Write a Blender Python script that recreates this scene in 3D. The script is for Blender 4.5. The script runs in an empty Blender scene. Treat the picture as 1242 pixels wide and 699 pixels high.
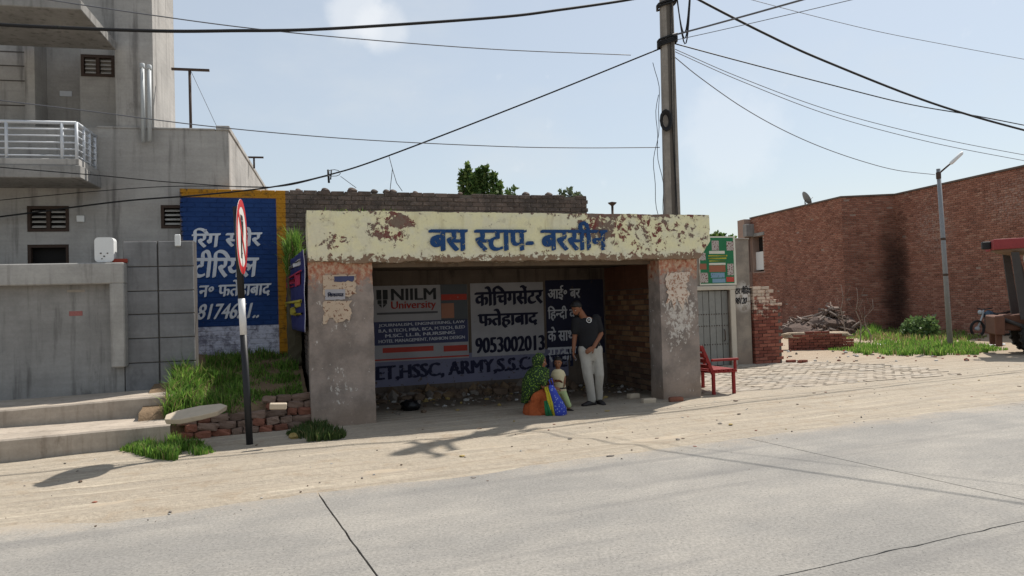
import bpy, bmesh, math, random
from mathutils import Vector, Matrix, noise as mn
random.seed(7)
R = math.radians
S = bpy.context.scene
COL = S.collection

# ------------------------------------------------------------------ camera
FPX, RHO, TH, CAMH = 900.0, .03, (370-349.5)/900, 1.65
cd = bpy.data.cameras.new('camera'); cam = bpy.data.objects.new('camera', cd); COL.objects.link(cam)
cd.sensor_width = 36; cd.lens = 36*FPX/1242; cd.clip_end = 3000; cd.clip_start = .05
cam.matrix_world = Matrix.Translation((0, 0, CAMH)) @ Matrix.Rotation(R(90)+TH, 4, 'X') @ Matrix.Rotation(-RHO, 4, 'Z')
S.camera = cam

# ------------------------------------------------------------------ light
SUN_AZ, SUN_EL = R(39.4), R(53)
sv = Vector((math.sin(SUN_AZ)*math.cos(SUN_EL), math.cos(SUN_AZ)*math.cos(SUN_EL), math.sin(SUN_EL)))
sl = bpy.data.lights.new('sun', 'SUN'); sun = bpy.data.objects.new('sun', sl); COL.objects.link(sun)
sl.energy = 5.0; sl.angle = R(.53); sl.color = (1, .95, .875)
sun.rotation_euler = sv.to_track_quat('Z', 'Y').to_euler(); sun.location = sv*60
W = bpy.data.worlds.new('World'); S.world = W; W.use_nodes = True
wt = W.node_tree; wt.nodes.clear()
wo = wt.nodes.new('ShaderNodeOutputWorld'); wb = wt.nodes.new('ShaderNodeBackground')
sk = wt.nodes.new('ShaderNodeTexSky'); sk.sky_type = 'NISHITA'; sk.sun_disc = False
sk.sun_elevation = SUN_EL; sk.sun_rotation = SUN_AZ; sk.altitude = 200
sk.air_density = 1.2; sk.dust_density = 1.1; sk.ozone_density = 1.5
wb.inputs['Strength'].default_value = .10
tc = wt.nodes.new('ShaderNodeTexCoord')
mp = wt.nodes.new('ShaderNodeMapping'); mp.inputs['Scale'].default_value = (1, 1, 2.2)
n1 = wt.nodes.new('ShaderNodeTexNoise'); n1.inputs['Scale'].default_value = 3.4; n1.inputs['Detail'].default_value = 7; n1.inputs['Roughness'].default_value = .58
rp = wt.nodes.new('ShaderNodeMapRange'); rp.interpolation_type = 'SMOOTHSTEP'
rp.inputs['From Min'].default_value = .5; rp.inputs['From Max'].default_value = .78; rp.inputs['To Min'].default_value = .52; rp.inputs['To Max'].default_value = .70
mx = wt.nodes.new('ShaderNodeMix'); mx.data_type = 'RGBA'
mx.inputs[7].default_value = (6.2, 6.6, 6.9, 1)
L = wt.links.new
L(tc.outputs['Generated'], mp.inputs['Vector']); L(mp.outputs[0], n1.inputs['Vector']); L(n1.outputs['Fac'], rp.inputs['Value'])
L(rp.outputs[0], mx.inputs[0]); L(sk.outputs[0], mx.inputs[6])
last = mx.outputs[2]
for (dx, dy, dz, cosr, hi) in ((-.185, .93, .375, .9988, .42), (-.155, .94, .36, .9992, .34), (.285, .94, .21, .9965, .22)):   # small fair weather clouds
    vm = wt.nodes.new('ShaderNodeVectorMath'); vm.operation = 'DOT_PRODUCT'; dd = Vector((dx, dy, dz)).normalized(); vm.inputs[1].default_value = dd
    L(tc.outputs['Generated'], vm.inputs[0])
    mr = wt.nodes.new('ShaderNodeMapRange'); mr.inputs[1].default_value = cosr; mr.inputs[2].default_value = 1.0; L(vm.outputs['Value'], mr.inputs[0])
    n2 = wt.nodes.new('ShaderNodeTexNoise'); n2.inputs['Scale'].default_value = 26; n2.inputs['Detail'].default_value = 6; n2.inputs['Roughness'].default_value = .6; L(tc.outputs['Generated'], n2.inputs['Vector'])
    ma = wt.nodes.new('ShaderNodeMath'); ma.operation = 'MULTIPLY_ADD'; ma.inputs[1].default_value = .9; L(mr.outputs[0], ma.inputs[0]); L(n2.outputs['Fac'], ma.inputs[2])
    ms = wt.nodes.new('ShaderNodeMapRange'); ms.interpolation_type = 'SMOOTHSTEP'; ms.inputs[1].default_value = .62; ms.inputs[2].default_value = 1.25; ms.inputs[4].default_value = hi; L(ma.outputs[0], ms.inputs[0])
    mc = wt.nodes.new('ShaderNodeMix'); mc.data_type = 'RGBA'; mc.inputs[7].default_value = (8.6, 8.7, 8.8, 1); L(ms.outputs[0], mc.inputs[0]); L(last, mc.inputs[6]); last = mc.outputs[2]
L(last, wb.inputs['Color']); L(wb.outputs[0], wo.inputs['Surface'])
vs = S.view_settings; vs.view_transform = 'Standard'; vs.look = 'None'; vs.gamma = 1; vs.exposure = .22
try: S.cycles.use_denoising = True
except Exception: pass

# ------------------------------------------------------------------ pixel helpers (a pixel is only a direction)
def ray(px, py):
    u = (px-621)/FPX; v = (349.5-py)/FPX
    a = u*math.cos(RHO)+v*math.sin(RHO); b = -u*math.sin(RHO)+v*math.cos(RHO)
    return Vector((a, math.cos(TH)-b*math.sin(TH), math.sin(TH)+b*math.cos(TH)))
CO = Vector((0, 0, CAMH))
def G(px, py, z=0.0):
    d = ray(px, py); return CO+d*((z-CAMH)/d.z)
def D(px, py, y):
    d = ray(px, py); return CO+d*(y/d.y)
class Frame:
    """vertical plane standing at o, running at angle a; s along it, t behind it, z up"""
    def __init__(f, o, a):
        f.o = Vector((o[0], o[1], 0)); f.a = a
        f.ex = Vector((math.cos(a), math.sin(a), 0)); f.ey = Vector((-math.sin(a), math.cos(a), 0))
    def at(f, px, py, t=0.0):
        d = ray(px, py); k = ((f.o+f.ey*t-CO).dot(f.ey))/d.dot(f.ey); p = CO+d*k
        return (p-f.o).dot(f.ex), p.z
    def side(f, px, py, s=0.0):
        d = ray(px, py); k = ((f.o+f.ex*s-CO).dot(f.ex))/d.dot(f.ex); p = CO+d*k
        return (p-f.o).dot(f.ey), p.z
    def w(f, s, t, z=0.0): return f.o+f.ex*s+f.ey*t+Vector((0, 0, z))
    def loc(f, p):
        r = Vector(p)-f.o; return r.dot(f.ex), r.dot(f.ey), p[2]

# ------------------------------------------------------------------ shader helpers
def c(r, g, b):
    f = lambda v: (v/255/12.92 if v/255 <= .04045 else ((v/255+.055)/1.055)**2.4)
    return (f(r), f(g), f(b), 1)
NT = None
def _in(node, i, v):
    if isinstance(v, X): v = v.s
    if isinstance(v, bpy.types.NodeSocket): NT.links.new(v, node.inputs[i])
    else: node.inputs[i].default_value = v
class X:
    def __init__(x, s): x.s = s
    def _m(a, b, op, rev=False):
        n = NT.nodes.new('ShaderNodeMath'); n.operation = op
        if rev: a, b = b, a
        _in(n, 0, a); _in(n, 1, b); return X(n.outputs[0])
    def __add__(a, b): return X._m(a, b, 'ADD')
    def __radd__(a, b): return X._m(a, b, 'ADD', True)
    def __sub__(a, b): return X._m(a, b, 'SUBTRACT')
    def __rsub__(a, b): return X._m(a, b, 'SUBTRACT', True)
    def __mul__(a, b): return X._m(a, b, 'MULTIPLY')
    def __rmul__(a, b): return X._m(a, b, 'MULTIPLY', True)
    def max(a, b): return X._m(a, b, 'MAXIMUM')
    def min(a, b): return X._m(a, b, 'MINIMUM')
def ss(e, a, b):
    n = NT.nodes.new('ShaderNodeMapRange'); n.interpolation_type = 'SMOOTHSTEP'
    inv = a > b
    _in(n, 0, e); n.inputs[1].default_value = min(a, b); n.inputs[2].default_value = max(a, b)
    n.inputs[3].default_value = 1.0 if inv else 0.0; n.inputs[4].default_value = 0.0 if inv else 1.0
    return X(n.outputs[0])
def pos(obj=None, world=False):
    if world:
        return NT.nodes.new('ShaderNodeNewGeometry').outputs['Position']
    n = NT.nodes.new('ShaderNodeTexCoord')
    if obj is not None: n.object = obj
    return n.outputs['Object']
def sep(v):
    n = NT.nodes.new('ShaderNodeSeparateXYZ'); NT.links.new(v, n.inputs[0]); return [X(o) for o in n.outputs]
def vmap(v, sc=(1, 1, 1), lo=(0, 0, 0), ro=(0, 0, 0)):
    n = NT.nodes.new('ShaderNodeMapping'); NT.links.new(v, n.inputs[0])
    n.inputs['Scale'].default_value = sc; n.inputs['Location'].default_value = lo; n.inputs['Rotation'].default_value = ro; return n.outputs[0]
def noise(v, sc, det=4, ro=.6, di=0.0):
    n = NT.nodes.new('ShaderNodeTexNoise'); NT.links.new(v, n.inputs['Vector'])
    n.inputs['Scale'].default_value = sc; n.inputs['Detail'].default_value = det; n.inputs['Roughness'].default_value = ro; n.inputs['Distortion'].default_value = di
    return X(n.outputs['Fac'])
def voro(v, sc, feat='F1'):
    n = NT.nodes.new('ShaderNodeTexVoronoi'); n.feature = feat; NT.links.new(v, n.inputs['Vector']); n.inputs['Scale'].default_value = sc
    return X(n.outputs['Distance'])
def mixc(f, a, b, mode='MIX'):
    n = NT.nodes.new('ShaderNodeMix'); n.data_type = 'RGBA'; n.blend_type = mode
    _in(n, 0, f); _in(n, 6, a); _in(n, 7, b); return n.outputs[2]
def attr(name):
    n = NT.nodes.new('ShaderNodeAttribute'); n.attribute_name = name; return n.outputs['Color']
def rnd():
    return X(NT.nodes.new('ShaderNodeObjectInfo').outputs['Random'])
def hsv(col, v=1.0, s=1.0, h=.5):
    n = NT.nodes.new('ShaderNodeHueSaturation'); _in(n, 'Color', col); _in(n, 'Value', v); _in(n, 'Saturation', s); _in(n, 'Hue', h); return n.outputs[0]
MATS = {}
def mat(name):
    global NT
    m = bpy.data.materials.new(name); m.use_nodes = True; NT = m.node_tree; MATS[name] = m
    return m, NT.nodes['Principled BSDF']
def fin(b, col, rough=.85, bump=None, st=.5, dist=.01, metal=0.0, spec=.3, alpha=None):
    _in(b, 'Base Color', col); _in(b, 'Roughness', rough); _in(b, 'Metallic', metal); _in(b, 'Specular IOR Level', spec)
    if bump is not None:
        n = NT.nodes.new('ShaderNodeBump'); n.inputs['Strength'].default_value = st; n.inputs['Distance'].default_value = dist
        _in(n, 'Height', bump); NT.links.new(n.outputs[0], b.inputs['Normal'])
    if alpha is not None: _in(b, 'Alpha', alpha)
def simple(name, col, var=.25, sc=6, rough=.8, bump=.3, bsc=40, metal=0.0, spec=.3, world=False, dist=.008, rv=0.0):
    """one colour with two scales of uneven wear and a fine grain"""
    m, b = mat(name); v = pos(world=world)
    f = noise(v, sc, 6, .65); f2 = noise(v, sc*7, 4, .6)
    k = 1-var+2*var*(f*.65+f2*.35)
    if rv: k = k*(1-rv+2*rv*rnd())
    fin(b, hsv(col, k), rough, noise(v, bsc, 5, .6), bump, dist, metal, spec); return m

# ------------------------------------------------------------------ mesh helpers
def meshobj(name, bm, m=None, parent=None, smooth=False, loc=None, rot=None):
    me = bpy.data.meshes.new(name); bm.normal_update(); bm.to_mesh(me); bm.free()
    if smooth:
        for p in me.polygons: p.use_smooth = True
    for mm in (m if isinstance(m, (list, tuple)) else [m]):
        if mm: me.materials.append(mm)
    return link(name, me, parent, loc, rot)
def link(name, me, parent=None, loc=None, rot=None):
    o = bpy.data.objects.new(name, me); COL.objects.link(o); o.parent = parent
    if loc is not None: o.location = loc
    if rot is not None: o.rotation_euler = rot
    return o
def tag(o, label=None, cat=None, group=None, kind=None):
    if label: o['label'] = label
    if cat: o['category'] = cat
    if group: o['group'] = group
    if kind: o['kind'] = kind
    return o
def thing(name, label, cat, loc=(0, 0, 0), rz=0, group=None):
    o = bpy.data.objects.new(name, None); COL.objects.link(o); o.empty_display_size = .1
    o.location = loc; o.rotation_euler = (0, 0, rz); return tag(o, label, cat, group)
def NB(): return bmesh.new()
def box(bm, x0, x1, y0, y1, z0, z1, mi=0):
    v = [bm.verts.new(p) for p in ((x0,y0,z0),(x1,y0,z0),(x1,y1,z0),(x0,y1,z0),(x0,y0,z1),(x1,y0,z1),(x1,y1,z1),(x0,y1,z1))]
    for q in ((0,3,2,1),(4,5,6,7),(0,1,5,4),(1,2,6,5),(2,3,7,6),(3,0,4,7)):
        f = bm.faces.new([v[i] for i in q]); f.material_index = mi
    return v
def hexa(bm, b4, t4, mi=0):
    """solid from 4 bottom and 4 top corners"""
    v = [bm.verts.new(p) for p in list(b4)+list(t4)]
    for q in ((0,3,2,1),(4,5,6,7),(0,1,5,4),(1,2,6,5),(2,3,7,6),(3,0,4,7)):
        f = bm.faces.new([v[i] for i in q]); f.material_index = mi
    bmesh.ops.recalc_face_normals(bm, faces=bm.faces)
def bevel(bm, w, seg=1):
    bmesh.ops.bevel(bm, geom=list(bm.edges), offset=w, segments=seg, affect='EDGES', profile=.6)
def bbox(x0, x1, y0, y1, z0, z1, w=.01, seg=1):
    bm = NB(); box(bm, x0, x1, y0, y1, z0, z1); bevel(bm, w, seg); return bm
def roughbox(x0, x1, y0, y1, z0, z1, cell=.08, w=.02, amp=.012, fs=3.0, seed=0):
    """box with subdivided, worn, slightly uneven faces"""
    bm = NB()
    nx = max(1, round((x1-x0)/cell)); ny = max(1, round((y1-y0)/cell)); nz = max(1, round((z1-z0)/cell))
    cache = {}
    def V(i, j, k):
        if (i, j, k) not in cache: cache[(i, j, k)] = bm.verts.new((x0+(x1-x0)*i/nx, y0+(y1-y0)*j/ny, z0+(z1-z0)*k/nz))
        return cache[(i, j, k)]
    for i in range(nx):
        for k in range(nz):
            bm.faces.new((V(i,0,k),V(i+1,0,k),V(i+1,0,k+1),V(i,0,k+1))); bm.faces.new((V(i,ny,k),V(i,ny,k+1),V(i+1,ny,k+1),V(i+1,ny,k)))
    for j in range(ny):
        for k in range(nz):
            bm.faces.new((V(0,j,k),V(0,j,k+1),V(0,j+1,k+1),V(0,j+1,k))); bm.faces.new((V(nx,j,k),V(nx,j+1,k),V(nx,j+1,k+1),V(nx,j,k+1)))
    for i in range(nx):
        for j in range(ny):
            bm.faces.new((V(i,j,0),V(i,j+1,0),V(i+1,j+1,0),V(i+1,j,0))); bm.faces.new((V(i,j,nz),V(i+1,j,nz),V(i+1,j+1,nz),V(i,j+1,nz)))
    sh = [e for e in bm.edges if len(e.link_faces) == 2 and e.calc_face_angle(0) > .5]
    bmesh.ops.bevel(bm, geom=sh, offset=w, segments=2, affect='EDGES', profile=.5)
    bm.normal_update()
    for v in bm.verts:
        p = v.co*fs+Vector((seed*7.3, seed*3.1, 0)); e = len([1 for q in v.link_edges if q.calc_face_angle(0) > .2])
        v.co += v.normal*(mn.noise(p)*amp+mn.noise(p*5)*amp*.45-(abs(mn.noise(p*3.3))*amp*1.6 if e else 0))
    return bm
def tube(bm, pts, rad, n=8, cap=True, mi=0):
    pts = [Vector(p) for p in pts]
    if not isinstance(rad, (list, tuple)): rad = [rad]*len(pts)
    rings = []; up = None
    for i, p in enumerate(pts):
        a = pts[max(0, i-1)]; b2 = pts[min(len(pts)-1, i+1)]; d = (b2-a).normalized()
        if up is None: up = Vector((0, 0, 1)) if abs(d.z) < .9 else Vector((0, 1, 0))
        x = up.cross(d).normalized(); y = d.cross(x).normalized(); up = y
        rings.append([bm.verts.new(p+(x*math.cos(2*math.pi*k/n)+y*math.sin(2*math.pi*k/n))*rad[i]) for k in range(n)])
    for i in range(len(rings)-1):
        for k in range(n):
            f = bm.faces.new((rings[i][k], rings[i][(k+1) % n], rings[i+1][(k+1) % n], rings[i+1][k])); f.material_index = mi; f.smooth = True
    if cap:
        bm.faces.new(rings[0][::-1]).material_index = mi; bm.faces.new(rings[-1]).material_index = mi
def loft(bm, rings, n=16, cap=True, mi=0):
    """rings: (centre, x radius vector, y radius vector)"""
    rr = []
    for cc, ax, ay in rings:
        cc, ax, ay = Vector(cc), Vector(ax), Vector(ay)
        rr.append([bm.verts.new(cc+ax*math.cos(2*math.pi*k/n)+ay*math.sin(2*math.pi*k/n)) for k in range(n)])
    for i in range(len(rr)-1):
        for k in range(n):
            f = bm.faces.new((rr[i][k], rr[i][(k+1) % n], rr[i+1][(k+1) % n], rr[i+1][k])); f.smooth = True; f.material_index = mi
    if cap: bm.faces.new(rr[0][::-1]).material_index = mi; bm.faces.new(rr[-1]).material_index = mi
def ball(bm, cc, r, sub=2, sc=(1, 1, 1), jit=0.0, fs=3.0):
    g = bmesh.ops.create_icosphere(bm, subdivisions=sub, radius=1)['verts']
    for v in g:
        k = 1+jit*mn.noise(v.co*fs+Vector(cc)*3)
        v.co = Vector(cc)+Vector((v.co.x*sc[0]*r*k, v.co.y*sc[1]*r*k, v.co.z*sc[2]*r*k))
    return g
def lathe(bm, prof, n=20, cx=0, cy=0, axis='Z'):
    rr = []
    for r, z in prof:
        ring = []
        for k in range(n):
            a = 2*math.pi*k/n; p = (cx+r*math.cos(a), cy+r*math.sin(a), z)
            if axis == 'Y': p = (cx+r*math.cos(a), z, cy+r*math.sin(a))
            ring.append(bm.verts.new(p))
        rr.append(ring)
    for i in range(len(rr)-1):
        for k in range(n): bm.faces.new((rr[i][k], rr[i][(k+1) % n], rr[i+1][(k+1) % n], rr[i+1][k])).smooth = True
    bm.faces.new(rr[0][::-1]); bm.faces.new(rr[-1]); bmesh.ops.recalc_face_normals(bm, faces=bm.faces)
def wall_holes(x0, x1, z0, z1, holes, t0, t1, reveal):
    """wall slab between t0 (front) and t1 with rectangular recesses of real depth"""
    bm = NB(); xs = sorted({x0, x1, *[h[0] for h in holes], *[h[1] for h in holes]}); zs = sorted({z0, z1, *[h[2] for h in holes], *[h[3] for h in holes]})
    Q = lambda *p: bm.faces.new([bm.verts.new(q) for q in p])
    for i in range(len(xs)-1):
        for k in range(len(zs)-1):
            mx_, mz = (xs[i]+xs[i+1])/2, (zs[k]+zs[k+1])/2
            d = t0+reveal if any(h[0] < mx_ < h[1] and h[2] < mz < h[3] for h in holes) else t0
            Q((xs[i],d,zs[k]),(xs[i+1],d,zs[k]),(xs[i+1],d,zs[k+1]),(xs[i],d,zs[k+1]))
    for a, b, e, f in holes:
        y0, y1 = t0, t0+reveal
        Q((a,y0,e),(a,y1,e),(a,y1,f),(a,y0,f)); Q((b,y0,e),(b,y0,f),(b,y1,f),(b,y1,e)); Q((a,y0,e),(b,y0,e),(b,y1,e),(a,y1,e)); Q((a,y0,f),(a,y1,f),(b,y1,f),(b,y0,f))
    Q((x0,t1,z0),(x0,t1,z1),(x1,t1,z1),(x1,t1,z0)); Q((x0,t0,z0),(x0,t0,z1),(x0,t1,z1),(x0,t1,z0)); Q((x1,t0,z0),(x1,t1,z0),(x1,t1,z1),(x1,t0,z1)); Q((x0,t0,z1),(x1,t0,z1),(x1,t1,z1),(x0,t1,z1))
    return bm
def remesh(o, vox, it=2, fac=.5):
    md = o.modifiers.new('r', 'REMESH'); md.mode = 'VOXEL'; md.voxel_size = vox; md.use_smooth_shade = True
    if it: sm = o.modifiers.new('s', 'SMOOTH'); sm.iterations = it; sm.factor = fac
    bpy.context.view_layer.update(); dg = bpy.context.evaluated_depsgraph_get()
    me = bpy.data.meshes.new_from_object(o.evaluated_get(dg)); mats = list(o.data.materials); o.modifiers.clear(); o.data = me
    me.materials.clear()
    for q in mats: me.materials.append(q)
    for p in me.polygons: p.use_smooth = True; p.material_index = 0
    return o

# ------------------------------------------------------------------ lettering: glyph outlines laid as thin paint
def run_mesh(txt):
    cu = bpy.data.curves.new('glyphs', 'FONT'); cu.body = txt; cu.size = 1; cu.resolution_u = 4
    o = bpy.data.objects.new('glyphs', cu); COL.objects.link(o); bpy.context.view_layer.update()
    me = bpy.data.meshes.new_from_object(o.evaluated_get(bpy.context.evaluated_depsgraph_get()))
    bpy.data.objects.remove(o); bpy.data.curves.remove(cu); return me
def lettering(name, txt, x0, x1, z0, z1, y, m, parent, bold=.03, slant=0.0, nib=(1, .5), fitz=True, rise=0.0):
    """'~' after a letter cuts it to its half form; fitted into x0..x1, z0..z1 on the plane y"""
    runs = []; cur = ''
    for i, ch in enumerate(txt):
        if ch == '~': continue
        if i+1 < len(txt) and txt[i+1] == '~':
            if cur: runs.append((cur, False))
            runs.append((ch, True)); cur = ''
        else: cur += ch
    if cur: runs.append((cur, False))
    out = NB(); pen = 0
    for t, half in runs:
        lead = len(t)-len(t.lstrip(' ')); pen += .3*lead
        me = run_mesh(t.strip(' ')); b2 = NB(); b2.from_mesh(me); bpy.data.meshes.remove(me)
        xs = [v.co.x for v in b2.verts]; a, w = min(xs), max(xs)-min(xs)
        if half:
            bmesh.ops.bisect_plane(b2, geom=list(b2.verts)+list(b2.edges)+list(b2.faces), plane_co=(a+w*.66, 0, 0), plane_no=(1, 0, 0), clear_outer=True); w *= .66
        vm = {v: out.verts.new((v.co.x-a+pen, 0, v.co.y)) for v in b2.verts}
        for f in b2.faces:
            try: out.faces.new([vm[v] for v in f.verts])
            except ValueError: pass
        b2.free(); pen += w+.3*(len(t)-len(t.rstrip(' ')))
    base = list(out.verts); bf = [[v for v in f.verts] for f in out.faces]
    if bold:
        for q, k in enumerate((-1, -.5, .5, 1)):
            vm = {v: out.verts.new((v.co.x+k*bold*nib[0], -.0008*(q+1), v.co.z+k*bold*nib[1])) for v in base}
            for f in bf: out.faces.new([vm[v] for v in f])
    xs = [v.co.x for v in out.verts]; zs = [v.co.z for v in out.verts]
    a, bb, e, f = min(xs), max(xs), min(zs), max(zs)
    for v in out.verts:
        u = (v.co.x-a)/(bb-a); h = (v.co.z-e)/(f-e)
        v.co = Vector((x0+(x1-x0)*u+slant*(z1-z0)*(h-.5), y+v.co.y, z0+(z1-z0)*h+rise*u))
    for ff in out.faces:
        ff.normal_update()
        if ff.normal.y > 0: ff.normal_flip()
    return meshobj(name, out, m, parent)

# ------------------------------------------------------------------ brick helpers
def brick_mesh(name, l, w, h, m, seed, bev=.006, jit=.004):
    rs = random.Random(seed); bm = NB(); box(bm, -l/2, l/2, -w/2, w/2, -h/2, h/2); bevel(bm, bev)
    for v in bm.verts: v.co += Vector((rs.uniform(-jit, jit), rs.uniform(-jit, jit), rs.uniform(-jit, jit)))
    me = bpy.data.meshes.new(name); bm.normal_update(); bm.to_mesh(me); bm.free(); me.materials.append(m); return me
def bricks_joined(name, cells, m, parent, wid=.1, jit=.006, seed=1, cols=None):
    """many bricks in one mesh: cells = (x, z, l, h, yfront); a colour attribute per brick"""
    rs = random.Random(seed); vs_, fs_, cl = [], [], []
    for (x, z, l, h, y) in cells:
        y0 = y+rs.uniform(-jit, jit); b = len(vs_); a = .006; tw = rs.uniform(-.004, .004)
        vs_ += [(x,y0+.012,z),(x+l,y0+.012+tw,z),(x+l,y0+.012+tw,z+h),(x,y0+.012,z+h),(x+a,y0,z+a),(x+l-a,y0+tw,z+a),(x+l-a,y0+tw,z+h-a),(x+a,y0,z+h-a),(x,y+wid,z),(x+l,y+wid,z),(x+l,y+wid,z+h),(x,y+wid,z+h)]
        q = [(4,5,6,7),(0,1,5,4),(1,2,6,5),(2,3,7,6),(3,0,4,7),(0,8,9,1),(1,9,10,2),(2,10,11,3),(3,11,8,0)]
        fs_ += [tuple(b+i for i in f) for f in q]; cl += [(rs.random(), rs.random(), rs.random(), 1)]*12
    me = bpy.data.meshes.new(name); me.from_pydata(vs_, [], fs_); ca = me.color_attributes.new('brickcol', 'FLOAT_COLOR', 'POINT')
    for i, q in enumerate(cl): ca.data[i].color = q
    me.materials.append(m); me.update(); return link(name, me, parent)

# ------------------------------------------------------------------ frames of the place
SH = Frame(G(378, 520), R(18.33))                       # shelter front
CW = Frame(G(0, 485.5, .5), R(13))                      # compound wall front
HO = Frame(D(219, 380, 12.95), R(13))                   # house front
GA = Frame(G(913, 443), R(18.33))                       # gate wall
RDIR = R(23.5)
EDGE = [(-400, -160), (-12, 2.35), (-3.95, 5.68), (-1.64, 6.49), (1.73, 8.12), (7.24, 10.61), (20, 16.3), (600, 270)]
def edge_y(x):
    for (a, b), (e, f) in zip(EDGE, EDGE[1:]):
        if a <= x <= e: return b+(f-b)*(x-a)/(e-a)
    return EDGE[0][1] if x < EDGE[0][0] else EDGE[-1][1]
def sstep(v, a, b):
    k = max(0, min(1, (v-a)/(b-a))); return k*k*(3-2*k)
def ground_z(x, y):
    e = (y-edge_y(x))*math.cos(RDIR)
    q = Vector((x, y, 0)); n = mn.noise(q*.7)*.5+mn.noise(q*2.3)*.35+mn.noise(q*6)*.2
    if y < edge_y(x)-9.5: return -.02
    k = sstep(e+.22*mn.noise(q*1.1)+.10*mn.noise(q*4), -.25, .55)
    u = math.cos(RDIR)*y-math.sin(RDIR)*x                 # wheel ruts along the verge
    rut = .010*math.sin(u*9+1.5*mn.noise(q*.3))*sstep(e, .1, .6)*(1-sstep(e, 2.0, 3.0))
    return -.03+k*(.045+n*.024+rut*1.3)

# ------------------------------------------------------------------ materials: ground
m, b = mat('sand'); v = pos(world=True)
vr = vmap(v, ro=(0, 0, -RDIR)); st = vmap(vr, sc=(.35, 3.2, 1))
f = noise(v, .5, 6, .6); f2 = noise(st, 1.6, 6, .65); f3 = noise(v, 38, 4, .7); x_, y_, z_ = sep(v)
col = mixc(ss(f2, .35, .7), c(160, 149, 133), c(144, 135, 122))
col = mixc(ss(f, .45, .7)*.6, col, c(146, 136, 122))
far = ss(y_, 15, 22)
col = mixc(far*.55, col, c(150, 128, 104))
col = mixc(ss(noise(v, 2.6, 6, .7), .52, .66)*.45, col, c(140, 124, 104))
col = mixc(ss(noise(vmap(vr, sc=(.25, 5, 1)), 1.9, 5, .6), .58, .68)*.5, col, c(190, 178, 158))
col = hsv(col, .62+.30*f3+.20*f2+.20*ss(noise(v, 20, 3, .7), .3, .7)+.10)
rut_ = noise(vmap(vr, sc=(.05, 7, 1)), 1.3, 4, .55); col = mixc(ss(rut_, .55, .66)*.4, col, c(134, 122, 106)); col = mixc(ss(rut_, .42, .34)*.35, col, c(176, 165, 148))
col = mixc(ss(noise(v, 55, 2, .5), .70, .76)*.5, col, c(110, 98, 86))
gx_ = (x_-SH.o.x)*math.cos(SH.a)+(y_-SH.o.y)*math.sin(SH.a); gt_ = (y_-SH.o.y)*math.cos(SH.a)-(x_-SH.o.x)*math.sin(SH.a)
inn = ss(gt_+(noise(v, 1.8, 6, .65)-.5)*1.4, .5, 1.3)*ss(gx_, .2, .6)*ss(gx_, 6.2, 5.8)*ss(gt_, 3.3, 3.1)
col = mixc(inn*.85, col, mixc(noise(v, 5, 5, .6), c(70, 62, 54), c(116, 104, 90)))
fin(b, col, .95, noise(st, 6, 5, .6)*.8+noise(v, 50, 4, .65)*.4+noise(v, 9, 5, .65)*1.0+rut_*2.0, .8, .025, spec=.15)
SAND = m
m, b = mat('road_concrete'); v = pos(world=True); vr = vmap(v, ro=(0, 0, -RDIR)); st = vmap(vr, sc=(.8, 1.4, 1))
f = noise(st, .7, 7, .68); f2 = noise(v, 75, 3, .75); f3 = noise(v, 3.5, 5, .6); vv = voro(v, 95)
col = mixc(ss(f, .35, .72), c(131, 128, 123), c(151, 146, 138))
sp1 = ss(noise(v, 40, 2, .8), .36, .64); col = hsv(col, .64+.22*f3+.20*f2+.28*sp1)
col = mixc(ss(noise(vmap(vr, sc=(.05, 1.2, 1)), 2.0, 5, .6), .54, .68)*.38, col, c(106, 104, 102))
col = mixc(ss(noise(v, .9, 3, .5), .66, .72)*ss(noise(v, 6, 5, .7), .4, .6)*.35, col, c(84, 80, 76))
col = mixc(ss(noise(v, 2.2, 6, .7), .66, .74)*.4, col, c(116, 110, 104))
col = mixc(ss(voro(v, 36), .24, .12)*ss(noise(v, 7, 3, .6), .42, .55)*.85, col, c(86, 84, 82))
vs2 = vmap(vr, sc=(.3, 4.5, 1)); col = mixc(ss(noise(vs2, 1.2, 6, .75), .64, .72)*.45, col, c(196, 186, 168))
sd = noise(v, 1.1, 5, .65); ex, ey, ez = sep(vr)
# sand blown on to the far lane
dust = ss(ey+sd*.9+noise(v, 7, 6, .75)*1.1, 7.55, 8.7)
col = mixc(dust*.75, col, c(176, 159, 136))
fin(b, col, .9, f2*.7+noise(v, 260, 2, .5)*.5, .6, .006, spec=.2)
ROAD = m
BED = simple('joint_filler', c(58, 54, 50), .3, 20)

# ------------------------------------------------------------------ ground
def lines(a, b2, step, outer_lo, outer_hi):
    n = int((b2-a)/step); return outer_lo+[a+i*(b2-a)/n for i in range(n+1)]+outer_hi
gx = lines(-13, 24, .17, [-900, -300, -100, -50, -28, -18], [30, 40, 60, 100, 200, 420, 900])
gy = lines(2.5, 27, .17, [-500, -150, -60, -25, -10, -4, 0], [31, 36, 44, 60, 90, 150, 300, 600, 1200])
vt = [(x, y, ground_z(x, y)) for y in gy for x in gx]; nx = len(gx)
fc = [(j*nx+i, j*nx+i+1, (j+1)*nx+i+1, (j+1)*nx+i) for j in range(len(gy)-1) for i in range(nx-1)]
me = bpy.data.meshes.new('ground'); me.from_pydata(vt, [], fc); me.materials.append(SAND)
for p in me.polygons: p.use_smooth = True
tag(link('ground', me), kind='structure')

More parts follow.
